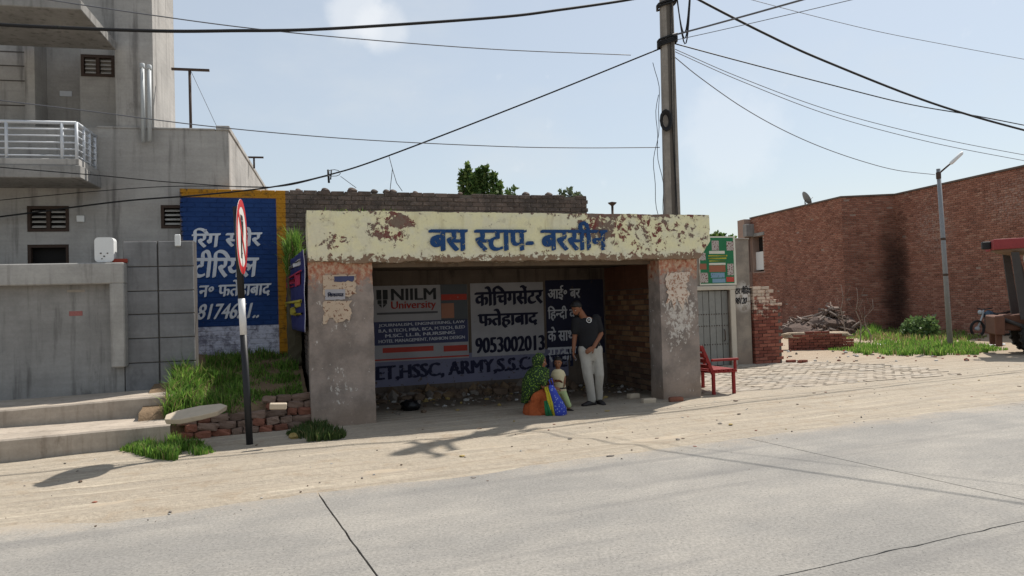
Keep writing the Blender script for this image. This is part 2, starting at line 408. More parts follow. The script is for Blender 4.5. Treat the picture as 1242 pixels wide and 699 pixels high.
# ------------------------------------------------------------------ road: bed with concrete slabs divided by joints
RF = Frame(G(395, 612), RDIR)                            # s along the road from the nearer joint
rb = NB(); box(rb, -120, 300, -7.0, 1.6, -.4, -.016)
road = meshobj('road', rb, BED, None, loc=RF.o, rot=(0, 0, RDIR)); tag(road, kind='structure')
s2, t2, _ = RF.loc(G(930, 537)); jl = s2                 # joint spacing along the road
tl = (RF.loc(G(960, 699))[1]+RF.loc(G(1242, 630))[1])/2  # longitudinal joint
rs = random.Random(3)
def wob(s, t, k): return k*(mn.noise(Vector((s*1.3, t*1.3, 4)))*.5+mn.noise(Vector((s*5, t*5, 1)))*.5)
for i in range(-8, 22):
    for (ta, tb) in ((tl, 1.5), (-6.9, tl)):
        a, e = i*jl, (i+1)*jl; n = 44; g = .007; pts = []
        near = -3 <= i <= 3
        rough_ = .05 if near else .02
        for k in range(n): s = a+(e-a)*k/n; pts.append((s, ta, 'L' if ta == tl else 'o'))
        for k in range(n): t = ta+(tb-ta)*k/n; pts.append((e, t, 'T'))
        for k in range(n): s = e+(a-e)*k/n; pts.append((s, tb, 'L' if tb == tl else 'o'))
        for k in range(n): t = tb+(ta-tb)*k/n; pts.append((a, t, 'T'))
        cs, ct = (a+e)/2, (ta+tb)/2; bm = NB(); dz = rs.uniform(-.002, .002)
        top = []
        for s, t, kd in pts:
            ws = wob(s*.0+round(s/jl)*9, t, .012); wt_ = wob(s, 7, rough_) if kd == 'L' or t == tl else 0
            sgn_s = -1 if s > cs else 1; sgn_t = -1 if t > ct else 1
            chip = .5*max(0, mn.noise(Vector((s*9, t*9, i))))*.02
            on_t = abs(s-a) < 1e-4 or abs(s-e) < 1e-4
            top.append((s+(ws+sgn_s*(g+chip*.4) if on_t else 0), t+(wt_+sgn_t*(g*.9+chip) if kd == 'L' or (on_t and abs(t-tl) < 1e-4) else 0), dz))
        vtop = [bm.verts.new(p) for p in top]; vbot = [bm.verts.new((p[0], p[1], -.2)) for p in top]
        bm.faces.new(vtop)
        for k in range(len(vtop)): bm.faces.new((vtop[k], vbot[k], vbot[(k+1) % len(vtop)], vtop[(k+1) % len(vtop)]))
        bmesh.ops.triangulate(bm, faces=[f_ for f_ in bm.faces if len(f_.verts) > 4])
        bmesh.ops.recalc_face_normals(bm, faces=bm.faces)
        meshobj('slab', bm, ROAD, road)

# ------------------------------------------------------------------ materials: walls
def plaster(name, base, dark, streak=.6, scale=1.0, obj=None, soot=None):
    m, b = mat(name); v = pos(obj)
    f = noise(v, 1.1*scale, 6, .62); f2 = noise(vmap(v, sc=(3.2, 3.2, .28)), 1.7*scale, 5, .6); f3 = noise(v, 26, 5, .65); f4 = noise(vmap(v, sc=(.5, .5, 7)), 2.5, 3, .5)
    col = mixc(ss(f, .3, .72), base, tuple(x*.74 for x in base[:3])+(1,))
    col = mixc(ss(f2, .5, .74)*streak, col, dark)
    col = hsv(col, .70+.34*f3+.26*f4)
    col = mixc(ss(noise(vmap(v, sc=(1, 1, .45)), .9*scale, 7, .68), .60, .70)*.55, col, dark)
    fin(b, col, .92, f3*.6+noise(v, 120, 3, .6)*.3+f4*.5, .4, .006, spec=.15); return m
PLAST = plaster('house_plaster', c(170, 167, 163), c(90, 87, 85), .7)
PLAST2 = plaster('compound_plaster', c(148, 146, 143), c(80, 77, 75), .65, 1.6)
BEAMP = plaster('beam_plaster', c(170, 167, 162), c(96, 92, 88), .5, 1.6)
PANEL = plaster('panel_plaster', c(128, 128, 129), c(90, 89, 89), .4, 2)
GROOVE = simple('groove_mortar', c(84, 80, 77), .2)
CONC = plaster('step_concrete', c(176, 164, 150), c(112, 98, 84), .45, 2)
DARK = simple('dark_void', c(28, 26, 25), .2)
WOOD = simple('dark_window_wood', c(60, 46, 38), .3, 9, .7)
SLATM = simple('pale_louvre', c(176, 172, 166), .2, 9, .6)
RAILM = simple('painted_rail', c(196, 200, 206), .15, 9, .45, .1)
WHITE = simple('white_plastic', c(214, 215, 214), .1, 5, .45, .05)
RED = simple('red_brick_bit', c(140, 60, 45), .3)
STEEL = simple('rusty_steel', c(74, 60, 52), .35, 12, .6, metal=.3)
GALV = simple('galvanised_pipe', c(178, 182, 184), .2, 8, .6, .1, metal=.15)

# ------------------------------------------------------------------ house on the left
Hr = thing('house', 'grey plastered two storey house with railed balcony behind the compound wall', 'house', HO.o, HO.a)
hp = lambda px, py, t=0.0: HO.at(px, py, t)
sR, zP = hp(277, 159); sW0 = hp(-260, 200)[0]
def rect(f, x0, y0, x1, y1, t=0.0):
    a, z1 = f(x0, y0, t); e, z0 = f(x1, y1, t); return (a, e, z0, z1)
wA = rect(hp, 33, 250, 84, 281); wB = rect(hp, 33, 297, 84, 331); wC = rect(hp, 195, 249, 240, 277)
meshobj('wall', wall_holes(sW0, sR, -.3, zP, [wA, wB, wC], 0, 9, .16), PLAST, Hr)
bm = bbox(hp(262, 160)[0], sR+.02, -.02, 9.02, zP, zP+.09, .01); meshobj('parapet_cap', bm, PLAST, Hr)
meshobj('parapet_coping', bbox(hp(118, 160)[0], hp(262, 160)[0]-.01, -.015, .25, zP, zP+.035, .008), PLAST, Hr)
def window(r, t, parent, nsl, mull=True, slat=SLATM):
    a, e, z0, z1 = r; w = .05
    bm = NB()
    for q in ((a, a+w, z0, z1), (e-w, e, z0, z1), (a+w+.001, e-w-.001, z0, z0+w), (a+w+.001, e-w-.001, z1-w, z1)): box(bm, q[0], q[1], t-.012, t+.07, q[2], q[3])
    if mull: box(bm, (a+e)/2-.03, (a+e)/2+.03, t-.008, t+.06, z0+w+.001, z1-w-.001)
    fr = meshobj('window', bm, WOOD, parent)
    bm = NB(); box(bm, a+.01, e-.01, t+.13, t+.15, z0+.01, z1-.01); meshobj('dark_backing', bm, DARK, fr)  # backing panel; the dark of the room behind is put into its colour
    hs = ((a+w, (a+e)/2-.03), ((a+e)/2+.03, e-w)) if mull else ((a+w, e-w),)
    for u0, u1 in hs:
        for k in range(nsl):
            z = z0+w+(z1-z0-2*w)*(k+.5)/nsl; bm = NB()
            hexa(bm, [(u0+.01, t+.015, z-.022), (u1-.01, t+.015, z-.022), (u1-.01, t+.05, z+.004), (u0+.01, t+.05, z+.004)], [(u0+.01, t+.015, z-.012), (u1-.01, t+.015, z-.012), (u1-.01, t+.05, z+.016), (u0+.01, t+.05, z+.016)])
            meshobj('louvre', bm, slat, fr)
window(wA, .0, Hr, 4); window(wC, .0, Hr, 4, False); window(wB, .02, Hr, 0, False)
# upper storey tower, its recess and vent window
TT = .06
uA = rect(hp, 98, 66, 139, 94, .5); up0 = zP-.6; zt = 9.2
sT = hp(186, 100, TT)[0]; s0 = hp(140, 100, TT)[0]
bm = NB(); box(bm, s0, sT, TT, TT+1.75, up0, zt); meshobj('tower_wall', bm, PLAST, Hr)
sL = hp(97, 100, .5)[0]; bm = wall_holes(sL, s0-.002, up0, zt-.3, [uA], .5, 1.8, .12); meshobj('recess_wall', bm, PLAST, Hr)
window(uA, .5, Hr, 4, True)
sM = hp(57, 100, .9)[0]; bm = NB(); box(bm, sM, sL-.002, .9, 1.9, up0, zt-.3); meshobj('recess_wall', bm, PLAST, Hr)
sK = hp(30, 100, .35)[0]; bm = NB(); box(bm, sK, sM-.002, .35, 1.9, up0, zt-.3); meshobj('column', bm, PLAST, Hr)
sJ = hp(-260, 100, .6)[0]; bm = NB(); box(bm, sJ, sK-.002, .6, 1.9, up0, zt-.3); meshobj('upper_wall', bm, PLAST, Hr)
for py in (63, 80, 98, 128):                              # courses scored in the upper wall
    z = hp(15, py, .6)[1]; bm = NB(); box(bm, sJ, sK-.004, .594, .62, z-.01, z+.01); meshobj('score_line', bm, GROOVE, Hr)
# balcony
bt = -1.05
sB, zB1 = hp(97, 192, bt); zB0 = hp(97, 216, bt)[1]; zb_ = hp(97, 207, bt)[1]; sBl = hp(-260, 200, bt)[0]
meshobj('balcony_slab', bbox(sBl, sB, bt, .02, zB0, zB1-.11, .012), PLAST2, Hr)
meshobj('balcony_upstand', bbox(sBl, sB-.03, bt+.03, -.004, zB1-.108, zB1, .01), PLAST, Hr)
zr = hp(97, 148, bt)[1]
def bar(name, p, q, r, mm, parent, n=8):
    bm = NB(); tube(bm, [p, q], r, n); return meshobj(name, bm, mm, parent)
rail = thing('balcony_railing', 'white metal railing of thin horizontal bars on the balcony', 'railing', HO.o, HO.a)
for k in range(6):
    z = zB1+.05+(zr-zB1-.05)*k/5; r = .028 if k == 5 else .014
    bar('rail', (sBl, bt+.08, z), (sB-.07, bt+.08, z), r, RAILM, rail); bar('rail', (sB-.07, bt+.08, z), (sB-.07, -.02, z), r, RAILM, rail)
for px in (5, 73, 97, -60): 
    s = min(hp(px, 170, bt)[0], sB-.07); bar('post', (s, bt+.08, zB1-.03), (s, bt+.08, zr+.01), .026, RAILM, rail)
for t in (bt+.42, bt+.7, -.06): bar('post', (sB-.07, t, zB1-.03), (sB-.07, t, zr+.01), .024, RAILM, rail)
# projecting roof slab
rt = -1.73; sU, zU1 = hp(98, 6, rt); zU0 = hp(98, 12, rt)[1]
meshobj('roof_slab', bbox(sJ, sU, rt, TT-.002, zU0, zU0+.16, .012), PLAST2, Hr)
bm = NB(); box(bm, s0-.9, sT+.15, TT-.3, TT+2, zt, zt+.2); meshobj('tower_roof', bm, PLAST, Hr)
# fittings of the house front
a, z = hp(98, 266); meshobj('wall_socket', bbox(a-.06, a+.06, -.03, .0, z-.05, z+.06, .008), WHITE, Hr)
a, z = hp(80, 114, .9); meshobj('painted_mark', bbox(a-.1, a+.1, .885, .9, z-.05, z+.05, .006), RAILM, Hr)
# rooftop things
for k, (px, lab) in enumerate(((179.5, 'grey pipe standing on the house roof, the left of two'), (185.5, 'grey pipe standing on the house roof beside the lit tower wall'))):
    a, z1 = hp(px, 88, .3-.14*k); zb = hp(px, 163, .3-.14*k)[1]
    p = thing('roof_pipe', lab, 'pipe', HO.w(a, -.10-.05*k, 0), 0, 'pipes on the house roof')
    bm = NB(); tube(bm, [(0, 0, zP-.25), (.01*k, 0, z1)], .034, 10); meshobj('pipe', bm, GALV, p)
    bm = NB(); lathe(bm, [(.04, z1-.05), (.043, z1-.04), (.043, z1+.02), (.036, z1+.03)], 12, .01*k); meshobj('pipe_collar', bm, GALV, p)
a, z1 = hp(230, 86, .4); z0 = zP-.3; an = thing('roof_antenna', 'dark T shaped antenna mast above the house parapet', 'antenna', HO.w(a, .4, 0), HO.a)
bm = NB(); tube(bm, [(0, 0, z0), (0, 0, z1)], .025, 8); meshobj('mast', bm, STEEL, an)
a2 = hp(208, 85, .4)[0]-a; a3 = hp(254, 87, .4)[0]-a; bm = NB(); box(bm, a2, a3, -.022, .022, z1, z1+.04); meshobj('crossbar', bm, STEEL, an)
bm = NB(); tube(bm, [(.02, 0, z1), (.5, .3, zP)], .004, 5); meshobj('stay_wire', bm, STEEL, an)
p = HO.w(sR-.15, 3.1); q = D(308, 192, p.y); an = thing('roof_antenna', 'small antenna just above the sunlit side wall of the house', 'antenna', (q.x, q.y, 0), HO.a)
bm = NB(); tube(bm, [(0, 0, zP-.1), (0, 0, q.z)], .02, 8); meshobj('mast', bm, STEEL, an); bm = NB(); box(bm, -.12, .2, -.02, .02, q.z, q.z+.035); meshobj('crossbar', bm, STEEL, an)

# ------------------------------------------------------------------ compound wall in front of the house
Cr = thing('compound_wall', 'grey plastered compound wall with raised beam and scored panels above the steps', 'wall', CW.o, CW.a)
cp = lambda px, py, t=0.0: CW.at(px, py, t)
cE = cp(236, 400)[0]; cB = cp(150, 400)[0]; cL = cp(-260, 400)[0]; zTop = cp(100, 319, -.18)[1]
meshobj('wall_panel', bbox(cL, cB, 0, .3, -.3, zTop-.03, .005), PLAST2, Cr)
bz = cp(100, 345, -.18)[1]; pA, pB = cp(133, 380, -.18)[0], cp(151, 380, -.18)[0]
meshobj('beam', bbox(cL, pB, -.18, .32, bz, zTop, .015), BEAMP, Cr)
pz = cp(142, 446, -.18)[1]
meshobj('pilaster', bbox(pA, pB-.003, -.177, .28, pz, bz+.01, .015), BEAMP, Cr)
zc1 = cp(200, 292)[1]
meshobj('wall_core', bbox(cB+.002, cE, .02, .3, -.3, zc1, .01), GROOVE, Cr)
rows = [292, 323, 352.5, 380.5, 409.5, 439, 500]; cols_ = [cB+.005, cp(193, 400)[0], cE]
for i in range(2):
    for k in range(6):
        z1 = cp(193, rows[k])[1]-.012; z0 = cp(193, rows[k+1])[1]+.0; bm = bbox(cols_[i]+.01, cols_[i+1]-(.01 if i == 0 else 0), -.012, .05, z0, z1, .008)
        meshobj('plaster_panel', bm, PANEL, Cr)
# fittings
a, z0 = cp(126.5, 318, -.1); z1 = cp(126.5, 288, -.1)[1]
mt = thing('meter_box', 'white rounded plastic box on top of the compound wall', 'meter box', CW.w(a, .0, 0), CW.a)
bm = NB(); box(bm, -.13, .13, -.1, .06, z0, z1)
bmesh.ops.bevel(bm, geom=[e_ for e_ in bm.edges if abs((e_.verts[0].co-e_.verts[1].co).normalized().y) > .9], offset=.055, segments=4, affect='EDGES', profile=.5)
meshobj('box_cover', bm, WHITE, mt)
for (x, z, w, h) in ((-.045, .13, .012, .02), (0, .085, .012, .02), (.045, .13, .010, .016), (-.03, .05, .010, .014)):
    meshobj('fitting', bbox(x-w, x+w, -.108, -.098, z0+z-h/2, z0+z+h/2, .003), GROOVE, mt)
a = cp(144, 317, -.1)[0]; bm = bbox(-.1, .1, -.05, .05, 0, .06, .008)
tag(meshobj('brick_piece', bm, RED, None, loc=CW.w(a, -.02, zTop+.001), rot=(0, 0, CW.a+.2)), 'small red brick piece lying on the compound wall beside the white box', 'brick')
a, z = cp(217, 292, .0); meshobj('junction_box', bbox(a-.05, a+.03, -.06, -.014, z-.09, z+.09, .01), WHITE, Cr)
a, z = cp(92, 380); meshobj('torn_paper', bbox(a-.09, a+.09, -.004, .001, z-.04, z+.03, .002), simple('torn_poster', c(150, 96, 92), .6, 30), Cr)
a, z = cp(92, 353); meshobj('torn_paper', bbox(a-.12, a+.12, -.004, .001, z-.02, z+.02, .002), simple('old_paper', c(150, 142, 132), .4, 30), Cr)

# ------------------------------------------------------------------ concrete steps
St = thing('entrance_steps', 'two wide concrete steps below the compound wall', 'steps')
def stepsolid(name, A, B, ext, z0a, z1a, z1b, back):
    d = (B-A); d.z = 0; A2 = A-d*ext; n = Vector((-d.y, d.x, 0)).normalized()*back
    zl = z1a-(z1b-z1a)*ext; ncol = 40; bm = NB(); bot, top, topb = [], [], []
    for k in range(ncol+1):
        p = A2.lerp(B, k/ncol); z = zl+(z1b-zl)*k/ncol; j = Vector((0, mn.noise(p*2)*.015+mn.noise(p*8)*.006, 0)); zz = mn.noise(p*3)*.006
        bot.append(bm.verts.new((p.x+j.x, p.y+j.y, z0a))); top.append([bm.verts.new((p.x+j.x, p.y+j.y, z+zz-.02)), bm.verts.new((p.x, p.y+.02+j.y, z+zz)), bm.verts.new((p.x+n.x, p.y+n.y, z+zz*.5)), bm.verts.new((p.x+n.x, p.y+n.y, z0a))])
    for k in range(ncol):
        bm.faces.new((bot[k], bot[k+1], top[k+1][0], top[k][0]))
        for q in range(3): bm.faces.new((top[k][q], top[k+1][q], top[k+1][q+1], top[k][q+1]))
    bm.faces.new([bot[-1], top[-1][3], top[-1][2], top[-1][1], top[-1][0]]); bm.faces.new([bot[0], *top[0]])
    bmesh.ops.recalc_face_normals(bm, faces=bm.faces); return meshobj(name, bm, CONC, St)
stepsolid('step', G(0, 563), G(207, 541), .8, -.3, .275, .275, 2.6)
stepsolid('step', G(0, 519, .276), G(211, 503, .276), .8, -.3, .50, .55, 1.7)

# ------------------------------------------------------------------ brick wall behind the shelter, part of it painted as an advertisement
BW0, BW1 = 3.06, 3.32                                    # its front and back, behind the shelter front
Br = thing('boundary_wall', 'tall dark brick wall behind the shelter with blue painted advertisement', 'wall', SH.o, SH.a)
bp = lambda px, py, t=BW0: SH.at(px, py, t)
bs0 = bp(219, 300)[0]; bs1 = bp(713, 245)[0]; bzt = bp(530, 234)[1]
yR = bp(347.5, 300)[0]; yI = bp(336, 300)[0]; zYb = bp(280, 240)[1]; zBb = bp(280, 396)[1]; zWb = bp(280, 421)[1]
m, b = mat('painted_old_brick'); v = pos(Br); xx, yy, zz = sep(v)
f = noise(v, 2.2, 6, .65); g = noise(v, 24, 5, .7); rv_ = rnd()
col = mixc(ss(f, .35, .65), c(112, 98, 90), c(84, 77, 73)); col = mixc(ss(g, .52, .7)*.6, col, c(150, 138, 128))
col = hsv(col, .62+.4*rv_+.25*g)
g2 = noise(v, 8, 7, .72); e1 = noise(v, 3.0, 6, .6)
pm = ss(xx+g2*.10-e1*.14, bs0-.03, bs0+.02)*ss(xx, yR+.01, yR-.01)*ss(zz+e1*.22-g2*.1, zWb-.25, zWb-.1)*ss(g2+zz*.02, .30, .36)
blue = mixc(ss(noise(v, 1.4, 5, .6), .35, .7), c(40, 70, 124), c(32, 58, 108)); blue = mixc(ss(g2, .60, .70)*.5, blue, c(74, 84, 110))
yel = mixc(ss(g2, .5, .68), c(178, 126, 38), c(112, 86, 46)); yel = mixc(ss(noise(v, 16, 6, .75), .60, .66)*ss(zz, 1.6, 3.6)*.9, yel, c(50, 44, 38))
wht = mixc(ss(g2, .45, .62), c(206, 208, 224), c(140, 140, 156))
pc = mixc(ss(zz, zBb-.012, zBb+.012), wht, blue)
pc = mixc((ss(zz, zYb-.01, zYb+.01)).max(ss(xx, yI-.01, yI+.01)), pc, yel)
pc = hsv(pc, .78+.3*g)
col = mixc(pm, col, pc)
fin(b, col, .85, g*.8+noise(v, 80, 3, .6)*.4, .5, .008, spec=.2); PBRICK = m
MORT = plaster('old_mortar', c(112, 104, 96), c(66, 60, 55), .5, 2)
bm = NB(); box(bm, bs0+.05, yR-.01, BW0+.0075, BW1-.01, -.3, bzt-.03); meshobj('wall_core', bm, PBRICK, Br); bm = NB(); box(bm, yR-.008, bs1-.02, BW0+.02, BW1-.012, -.3, bzt-.032); core = meshobj('wall_core', bm, MORT, Br)
ch, cl_ = .083, .243
def courses(x0, x1, z0, z1, l=cl_, h=ch, gap=.011, rs=None):
    out = []; k = 0; z = z0
    while z < z1-h*.5:
        off = (l/2 if k % 2 else 0)
        x = x0-off
        while x < x1-.02:
            a = max(x, x0); e = min(x+l-gap, x1)
            if e-a > .04: out.append((a, z, e-a, h-gap))
            x += l
        z += h; k += 1
    return out
zstrip = bzt-ch*8
allc = courses(bs0, bs1, bzt-ch*46, bzt)
solo = [q for q in allc if q[1] > zstrip-.01 and q[0] > yR-.1]
solo = sorted(solo, key=lambda q: -q[1])[:298]; ss_ = set(solo)
rest = [(q[0], q[1], q[2], q[3], BW0) for q in allc if q not in ss_ and (q[0] < .6 or q[1] > 2.2)]
tag(bricks_joined('brick_courses', rest, PBRICK, Br, jit=.0015, seed=4), kind='stuff')
BV = [brick_mesh('brick', cl_-.011, .2, ch-.011, PBRICK, k) for k in range(5)]
rs = random.Random(5)
for (x, z, l, h) in solo:
    if z > bzt-ch*1.2 and rs.random() < .18: continue     # bricks lost from the top course
    o = link('brick', BV[rs.randrange(5)], Br, (x+l/2, BW0+.1+rs.uniform(-.004, .005), z+h/2+(.0 if z < bzt-ch*1.2 else rs.uniform(-.004, .01))), (rs.uniform(-.01, .01), rs.uniform(-.012, .012), rs.uniform(-.015, .015)))
    o.scale = (l/(cl_-.011), 1, 1)
for k, px in enumerate((362, 395, 428, 455, 470, 478, 505, 560, 640, 668)):
    a = bp(px, 236)[0]; bm = NB(); r = rs.uniform(.05, .1); ball(bm, (0, 0, r*.4), 1, 2, (r, r*.8, r*.65), .4, 2.5); meshobj('rubble_lump', bm, PBRICK, Br, False, (a, BW0+.12, bzt-.01))
# painted words
def paint(name, col, wear=.62, sc=14, rough=.7, obj=None, right=None):
    m, b = mat(name); v = pos(); g = noise(v, sc, 6, .7); k = noise(v, 3, 4, .6)
    thr = g
    if right: x, y, z = sep(v); thr = g+right[2]*ss(x, right[0], right[1])
    fin(b, hsv(col, .8+.4*k), rough, noise(v, 60, 3, .6), .2, .003, spec=.25, alpha=ss(thr, wear+.03, wear)); return m
WPAINT = paint('white_wall_paint', c(206, 208, 214), .64, 16)
def px_text(name, txt, f, t, x0, y0, x1, y1, mm, parent, dy=.004, **kw):
    a = f.at(x0, y0, t)[0]; e = f.at(x1, y1, t)[0]; z1 = f.at((x0+x1)/2, y0, t)[1]; z0 = f.at((x0+x1)/2, y1, t)[1]; return lettering(name, txt, a, e, z0, z1, t-dy, mm, parent, **kw)
ty = BW0-.006
px_text('lettering', 'िरंग स~टोर', SH, ty, 232, 277, 318, 301, WPAINT, Br, slant=.12, bold=.035, rise=.03)
px_text('lettering', 'टीिरयल', SH, ty, 234, 303, 314, 337, WPAINT, Br, slant=.12, bold=.035)
px_text('lettering', 'न॰ फतेहाबाद', SH, ty, 241, 340, 329, 363, WPAINT, Br, slant=.12, bold=.035, rise=.02)
px_text('lettering', '8174651..', SH, ty, 240, 368, 316, 387, WPAINT, Br, slant=.25, bold=.03)

# ------------------------------------------------------------------ bus shelter
Sr = thing('bus_shelter', 'weathered cream and plaster bus shelter with blue Hindi lettering on its fascia', 'bus shelter', SH.o, SH.a)
sp = lambda px, py, t=0.0: SH.at(px, py, t)
zF1 = 3.066; zF0 = 2.325; SW = 6.30; SD = 3.0
def gauss(x, z, x0, z0, rx, rz):
    a = (x-x0)*(1/rx); e = (z-z0)*(1/rz); return (1-(a*a+e*e)).max(0.0)
m, b = mat('peeling_cream_paint'); v = pos(Sr); x, y, z = sep(v)
g = noise(v, 11, 8, .72, .3); g1 = noise(v, 3.2, 5, .6); g2 = noise(v, 30, 5, .7)
Wt = gauss(x, z, *sp(472, 280, -.05), .40, .32)*.17+gauss(x, z, *sp(488, 268, -.05), .26, .12)*.20+gauss(x, z, *sp(725, 275, -.05), .62, .42)*.20+gauss(x, z, *sp(405, 292, -.05), .3, .22)*.14+gauss(x, z, *sp(790, 275, -.05), .9, .5)*.11
Wt = Wt+ss(z, 2.5, 2.33)*.22+ss(z, 2.98, 3.06)*.08+ss(x, 5.9, 6.5)*.05+ss(x, 4.3, 6)*.03
pe = ss(g+Wt+(g1-.5)*.22, .635, .66)
pt = mixc(ss(g1, .42, .62)*.7, c(230, 223, 182), c(220, 215, 190)); pt = mixc(ss(z+g*.3, 2.72, 2.45)*.6, pt, c(214, 210, 196))
pt = mixc(ss(noise(vmap(v, sc=(3, 3, .4)), 2.4, 5, .6), .55, .75)*.45, pt, c(172, 158, 122)); pt = mixc(ss(noise(v, 5.5, 7, .7), .54, .66)*.4, pt, c(166, 156, 132)); pt = hsv(pt, .80+.28*g2)
ud = mixc(ss(g1+g2*.3, .55, .75), c(120, 68, 62), c(122, 106, 94)); ud = mixc(ss(z, 2.5, 2.36), ud, c(134, 112, 92)); ud = hsv(ud, .7+.5*g2)
fin(b, mixc(pe, pt, ud), .88, g2*.35+(1-pe)*.8, .6, .008, spec=.2); CREAM = m
m, b = mat('shelter_pillar_plaster'); v = pos(Sr); x, y, z = sep(v)
g = noise(v, 9, 8, .72, .2); g1 = noise(v, 2.4, 5, .6); g2 = noise(v, 34, 5, .7); g3 = noise(vmap(v, sc=(1, 1, .7)), 15, 7, .7)
col = mixc(ss(g1, .35, .65), c(156, 143, 134), c(126, 116, 109)); col = mixc(ss(z, .5, .0)*.5, col, c(150, 128, 108))
rd = ss(z+(g-.5)*1.1, 1.95, 2.2); rc = mixc(ss(g3, .40, .62), c(168, 104, 78), c(196, 168, 142)); rc = mixc(ss(g, .56, .64), rc, c(128, 66, 48)); col = mixc(rd*.92, col, rc)
pap = ss(g3+gauss(x, z, 5.95, 1.45, .40, .62)*.19+gauss(x, z, .38, 1.65, .34, .42)*.10+gauss(x, z, .4, .62, .26, .45)*.09+gauss(x, z, 5.8, .9, .25, .3)*.06-ss(z, 2.15, 2.3)*.2, .635, .655)
col = mixc(pap*.9, col, mixc(ss(g2, .4, .7), c(206, 200, 192), c(168, 158, 148)))
col = hsv(col, .76+.36*g2); fin(b, col, .9, g2*.6+g*.5+pap*.25, .55, .009, spec=.15); PILL = m
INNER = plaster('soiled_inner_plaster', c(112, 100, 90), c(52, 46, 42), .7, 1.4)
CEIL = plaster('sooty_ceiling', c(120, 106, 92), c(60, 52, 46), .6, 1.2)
pRi = sp(802, 400)[0]; pLi = sp(456, 480)[0]
meshobj('pillar', roughbox(0, pLi, 0, .38, -.3, zF0+.04, .07, .02, .012, 3, 1), PILL, Sr)
meshobj('pillar', roughbox(pRi, SW, 0, .40, -.3, zF0+.04, .07, .02, .012, 3, 2), PILL, Sr)
bm = roughbox(-.0, sp(861, 280, -.06)[0], -.06, .30, zF0, zF1, .06, .018, .010, 3.4, 5)
sEnd = sp(849, 300, -.06)[0]
for vx in bm.verts:                                      # the right end has broken away below
    if vx.co.x > sEnd: vx.co.z = max(vx.co.z, zF0+(vx.co.x-sEnd)*1.5+.05*mn.noise(vx.co*9))
    if vx.co.z < zF0+.05: vx.co.z += .035*mn.noise(Vector((vx.co.x*2.2, 0, 0)))+.02*mn.noise(Vector((vx.co.x*9, vx.co.y*5, 3)))
meshobj('fascia', bm, CREAM, Sr)
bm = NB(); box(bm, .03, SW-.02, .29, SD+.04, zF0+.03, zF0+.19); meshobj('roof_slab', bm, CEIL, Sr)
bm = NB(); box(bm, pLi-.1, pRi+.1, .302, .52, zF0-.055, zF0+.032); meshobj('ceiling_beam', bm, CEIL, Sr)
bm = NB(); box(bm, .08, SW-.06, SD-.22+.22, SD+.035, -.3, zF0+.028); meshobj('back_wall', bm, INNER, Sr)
# side walls of bricks
m, b = mat('shelter_brick'); v = pos(Sr); x, y, z = sep(v); g = noise(v, 18, 6, .7); g1 = noise(v, 2, 4, .6); r_ = rnd()
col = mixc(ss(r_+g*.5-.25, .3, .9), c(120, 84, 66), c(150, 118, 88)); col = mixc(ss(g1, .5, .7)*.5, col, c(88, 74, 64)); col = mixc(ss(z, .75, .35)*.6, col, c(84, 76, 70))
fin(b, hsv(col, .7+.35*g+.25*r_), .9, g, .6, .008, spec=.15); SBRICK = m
bm = NB(); box(bm, 6.03, 6.24, .41, SD-.002, -.3, zF0+.026); sw = meshobj('side_wall', bm, MORT, Sr)
SV = [brick_mesh('brick', .228, .03, .10, SBRICK, 20+k, .005, .003) for k in range(5)]; rs = random.Random(8)
for (y0, z0, l, h) in courses(.42, SD-.01, .02, 1.86, .235, .098, .016):
    o = link('brick', SV[rs.randrange(5)], sw, (6.022+rs.uniform(-.004, .003), y0+l/2, z0+h/2), (rs.uniform(-.01, .01), 0, R(90)+rs.uniform(-.015, .015))); o.scale = (l/.228, 1, h/.10)
meshobj('plaster_band', bbox(6.012, 6.035, .42, SD-.01, 1.885, zF0+.02, .004), plaster('brown_plaster', c(122, 84, 66), c(70, 54, 46), .6, 2), sw)
bm = NB(); box(bm, .07, .28, .385, SD-.002, -.3, zF0+.024); sw2 = meshobj('side_wall', bm, MORT, Sr)
for (y0, z0, l, h) in courses(.39, SD-.01, .6, 2.3, .243, .083, .012):
    o = link('brick', BV[rs.randrange(5)], sw2, (.145+rs.uniform(-.004, .005), y0+l/2, z0+h/2), (0, 0, R(90)+rs.uniform(-.015, .015))); o.scale = (l/.232, 1, h/.072)
# fascia lettering
FBLUE = paint('blue_fascia_paint', c(30, 66, 112), .585, 20, right=(4.0, 4.8, .10))
px_text('lettering', 'बस स~टाप- बरसीन', SH, -.066, 519, 268, 737, 305, FBLUE, Sr, dy=.016, bold=.042, nib=(1, .35))
# ---- painted and pasted advertisements on the back wall
bt_ = SD
def flat(name, x0, y0, x1, y1, t, mm, parent, th=.004, f=SH, wav=0.0):
    a = f.at(x0, y0, t)[0]; e = f.at(x1, y1, t)[0]; z1 = f.at((x0+x1)/2, y0, t)[1]; z0 = f.at((x0+x1)/2, y1, t)[1]; return meshobj(name, bbox(a, e, t-th, t, z0, z1, .0015), mm, parent)
def paper(name, col, var=.2, sc=9, worn=.7, dcol=None):
    m, b = mat(name); v = pos(); g = noise(v, sc, 6, .68); k = noise(v, 2.2, 5, .6)
    cc = hsv(col, .72+.42*k+.1*g); cc = mixc(ss(g, worn, worn+.05), cc, dcol or c(96, 88, 82)); fin(b, cc, .8, g, .15, .004, spec=.2); return m
PWHITE = paper('faded_white_poster', c(164, 162, 166), .2, 10, .66); PNAVY = paper('faded_navy_print', c(70, 74, 104), .2, 12, .66, c(120, 118, 124)); PRED = paper('faded_red_print', c(178, 72, 62), .2, 14, .62, c(160, 140, 134)); PGREY = paper('dark_photo_print', c(92, 96, 100), .3, 5, .66)
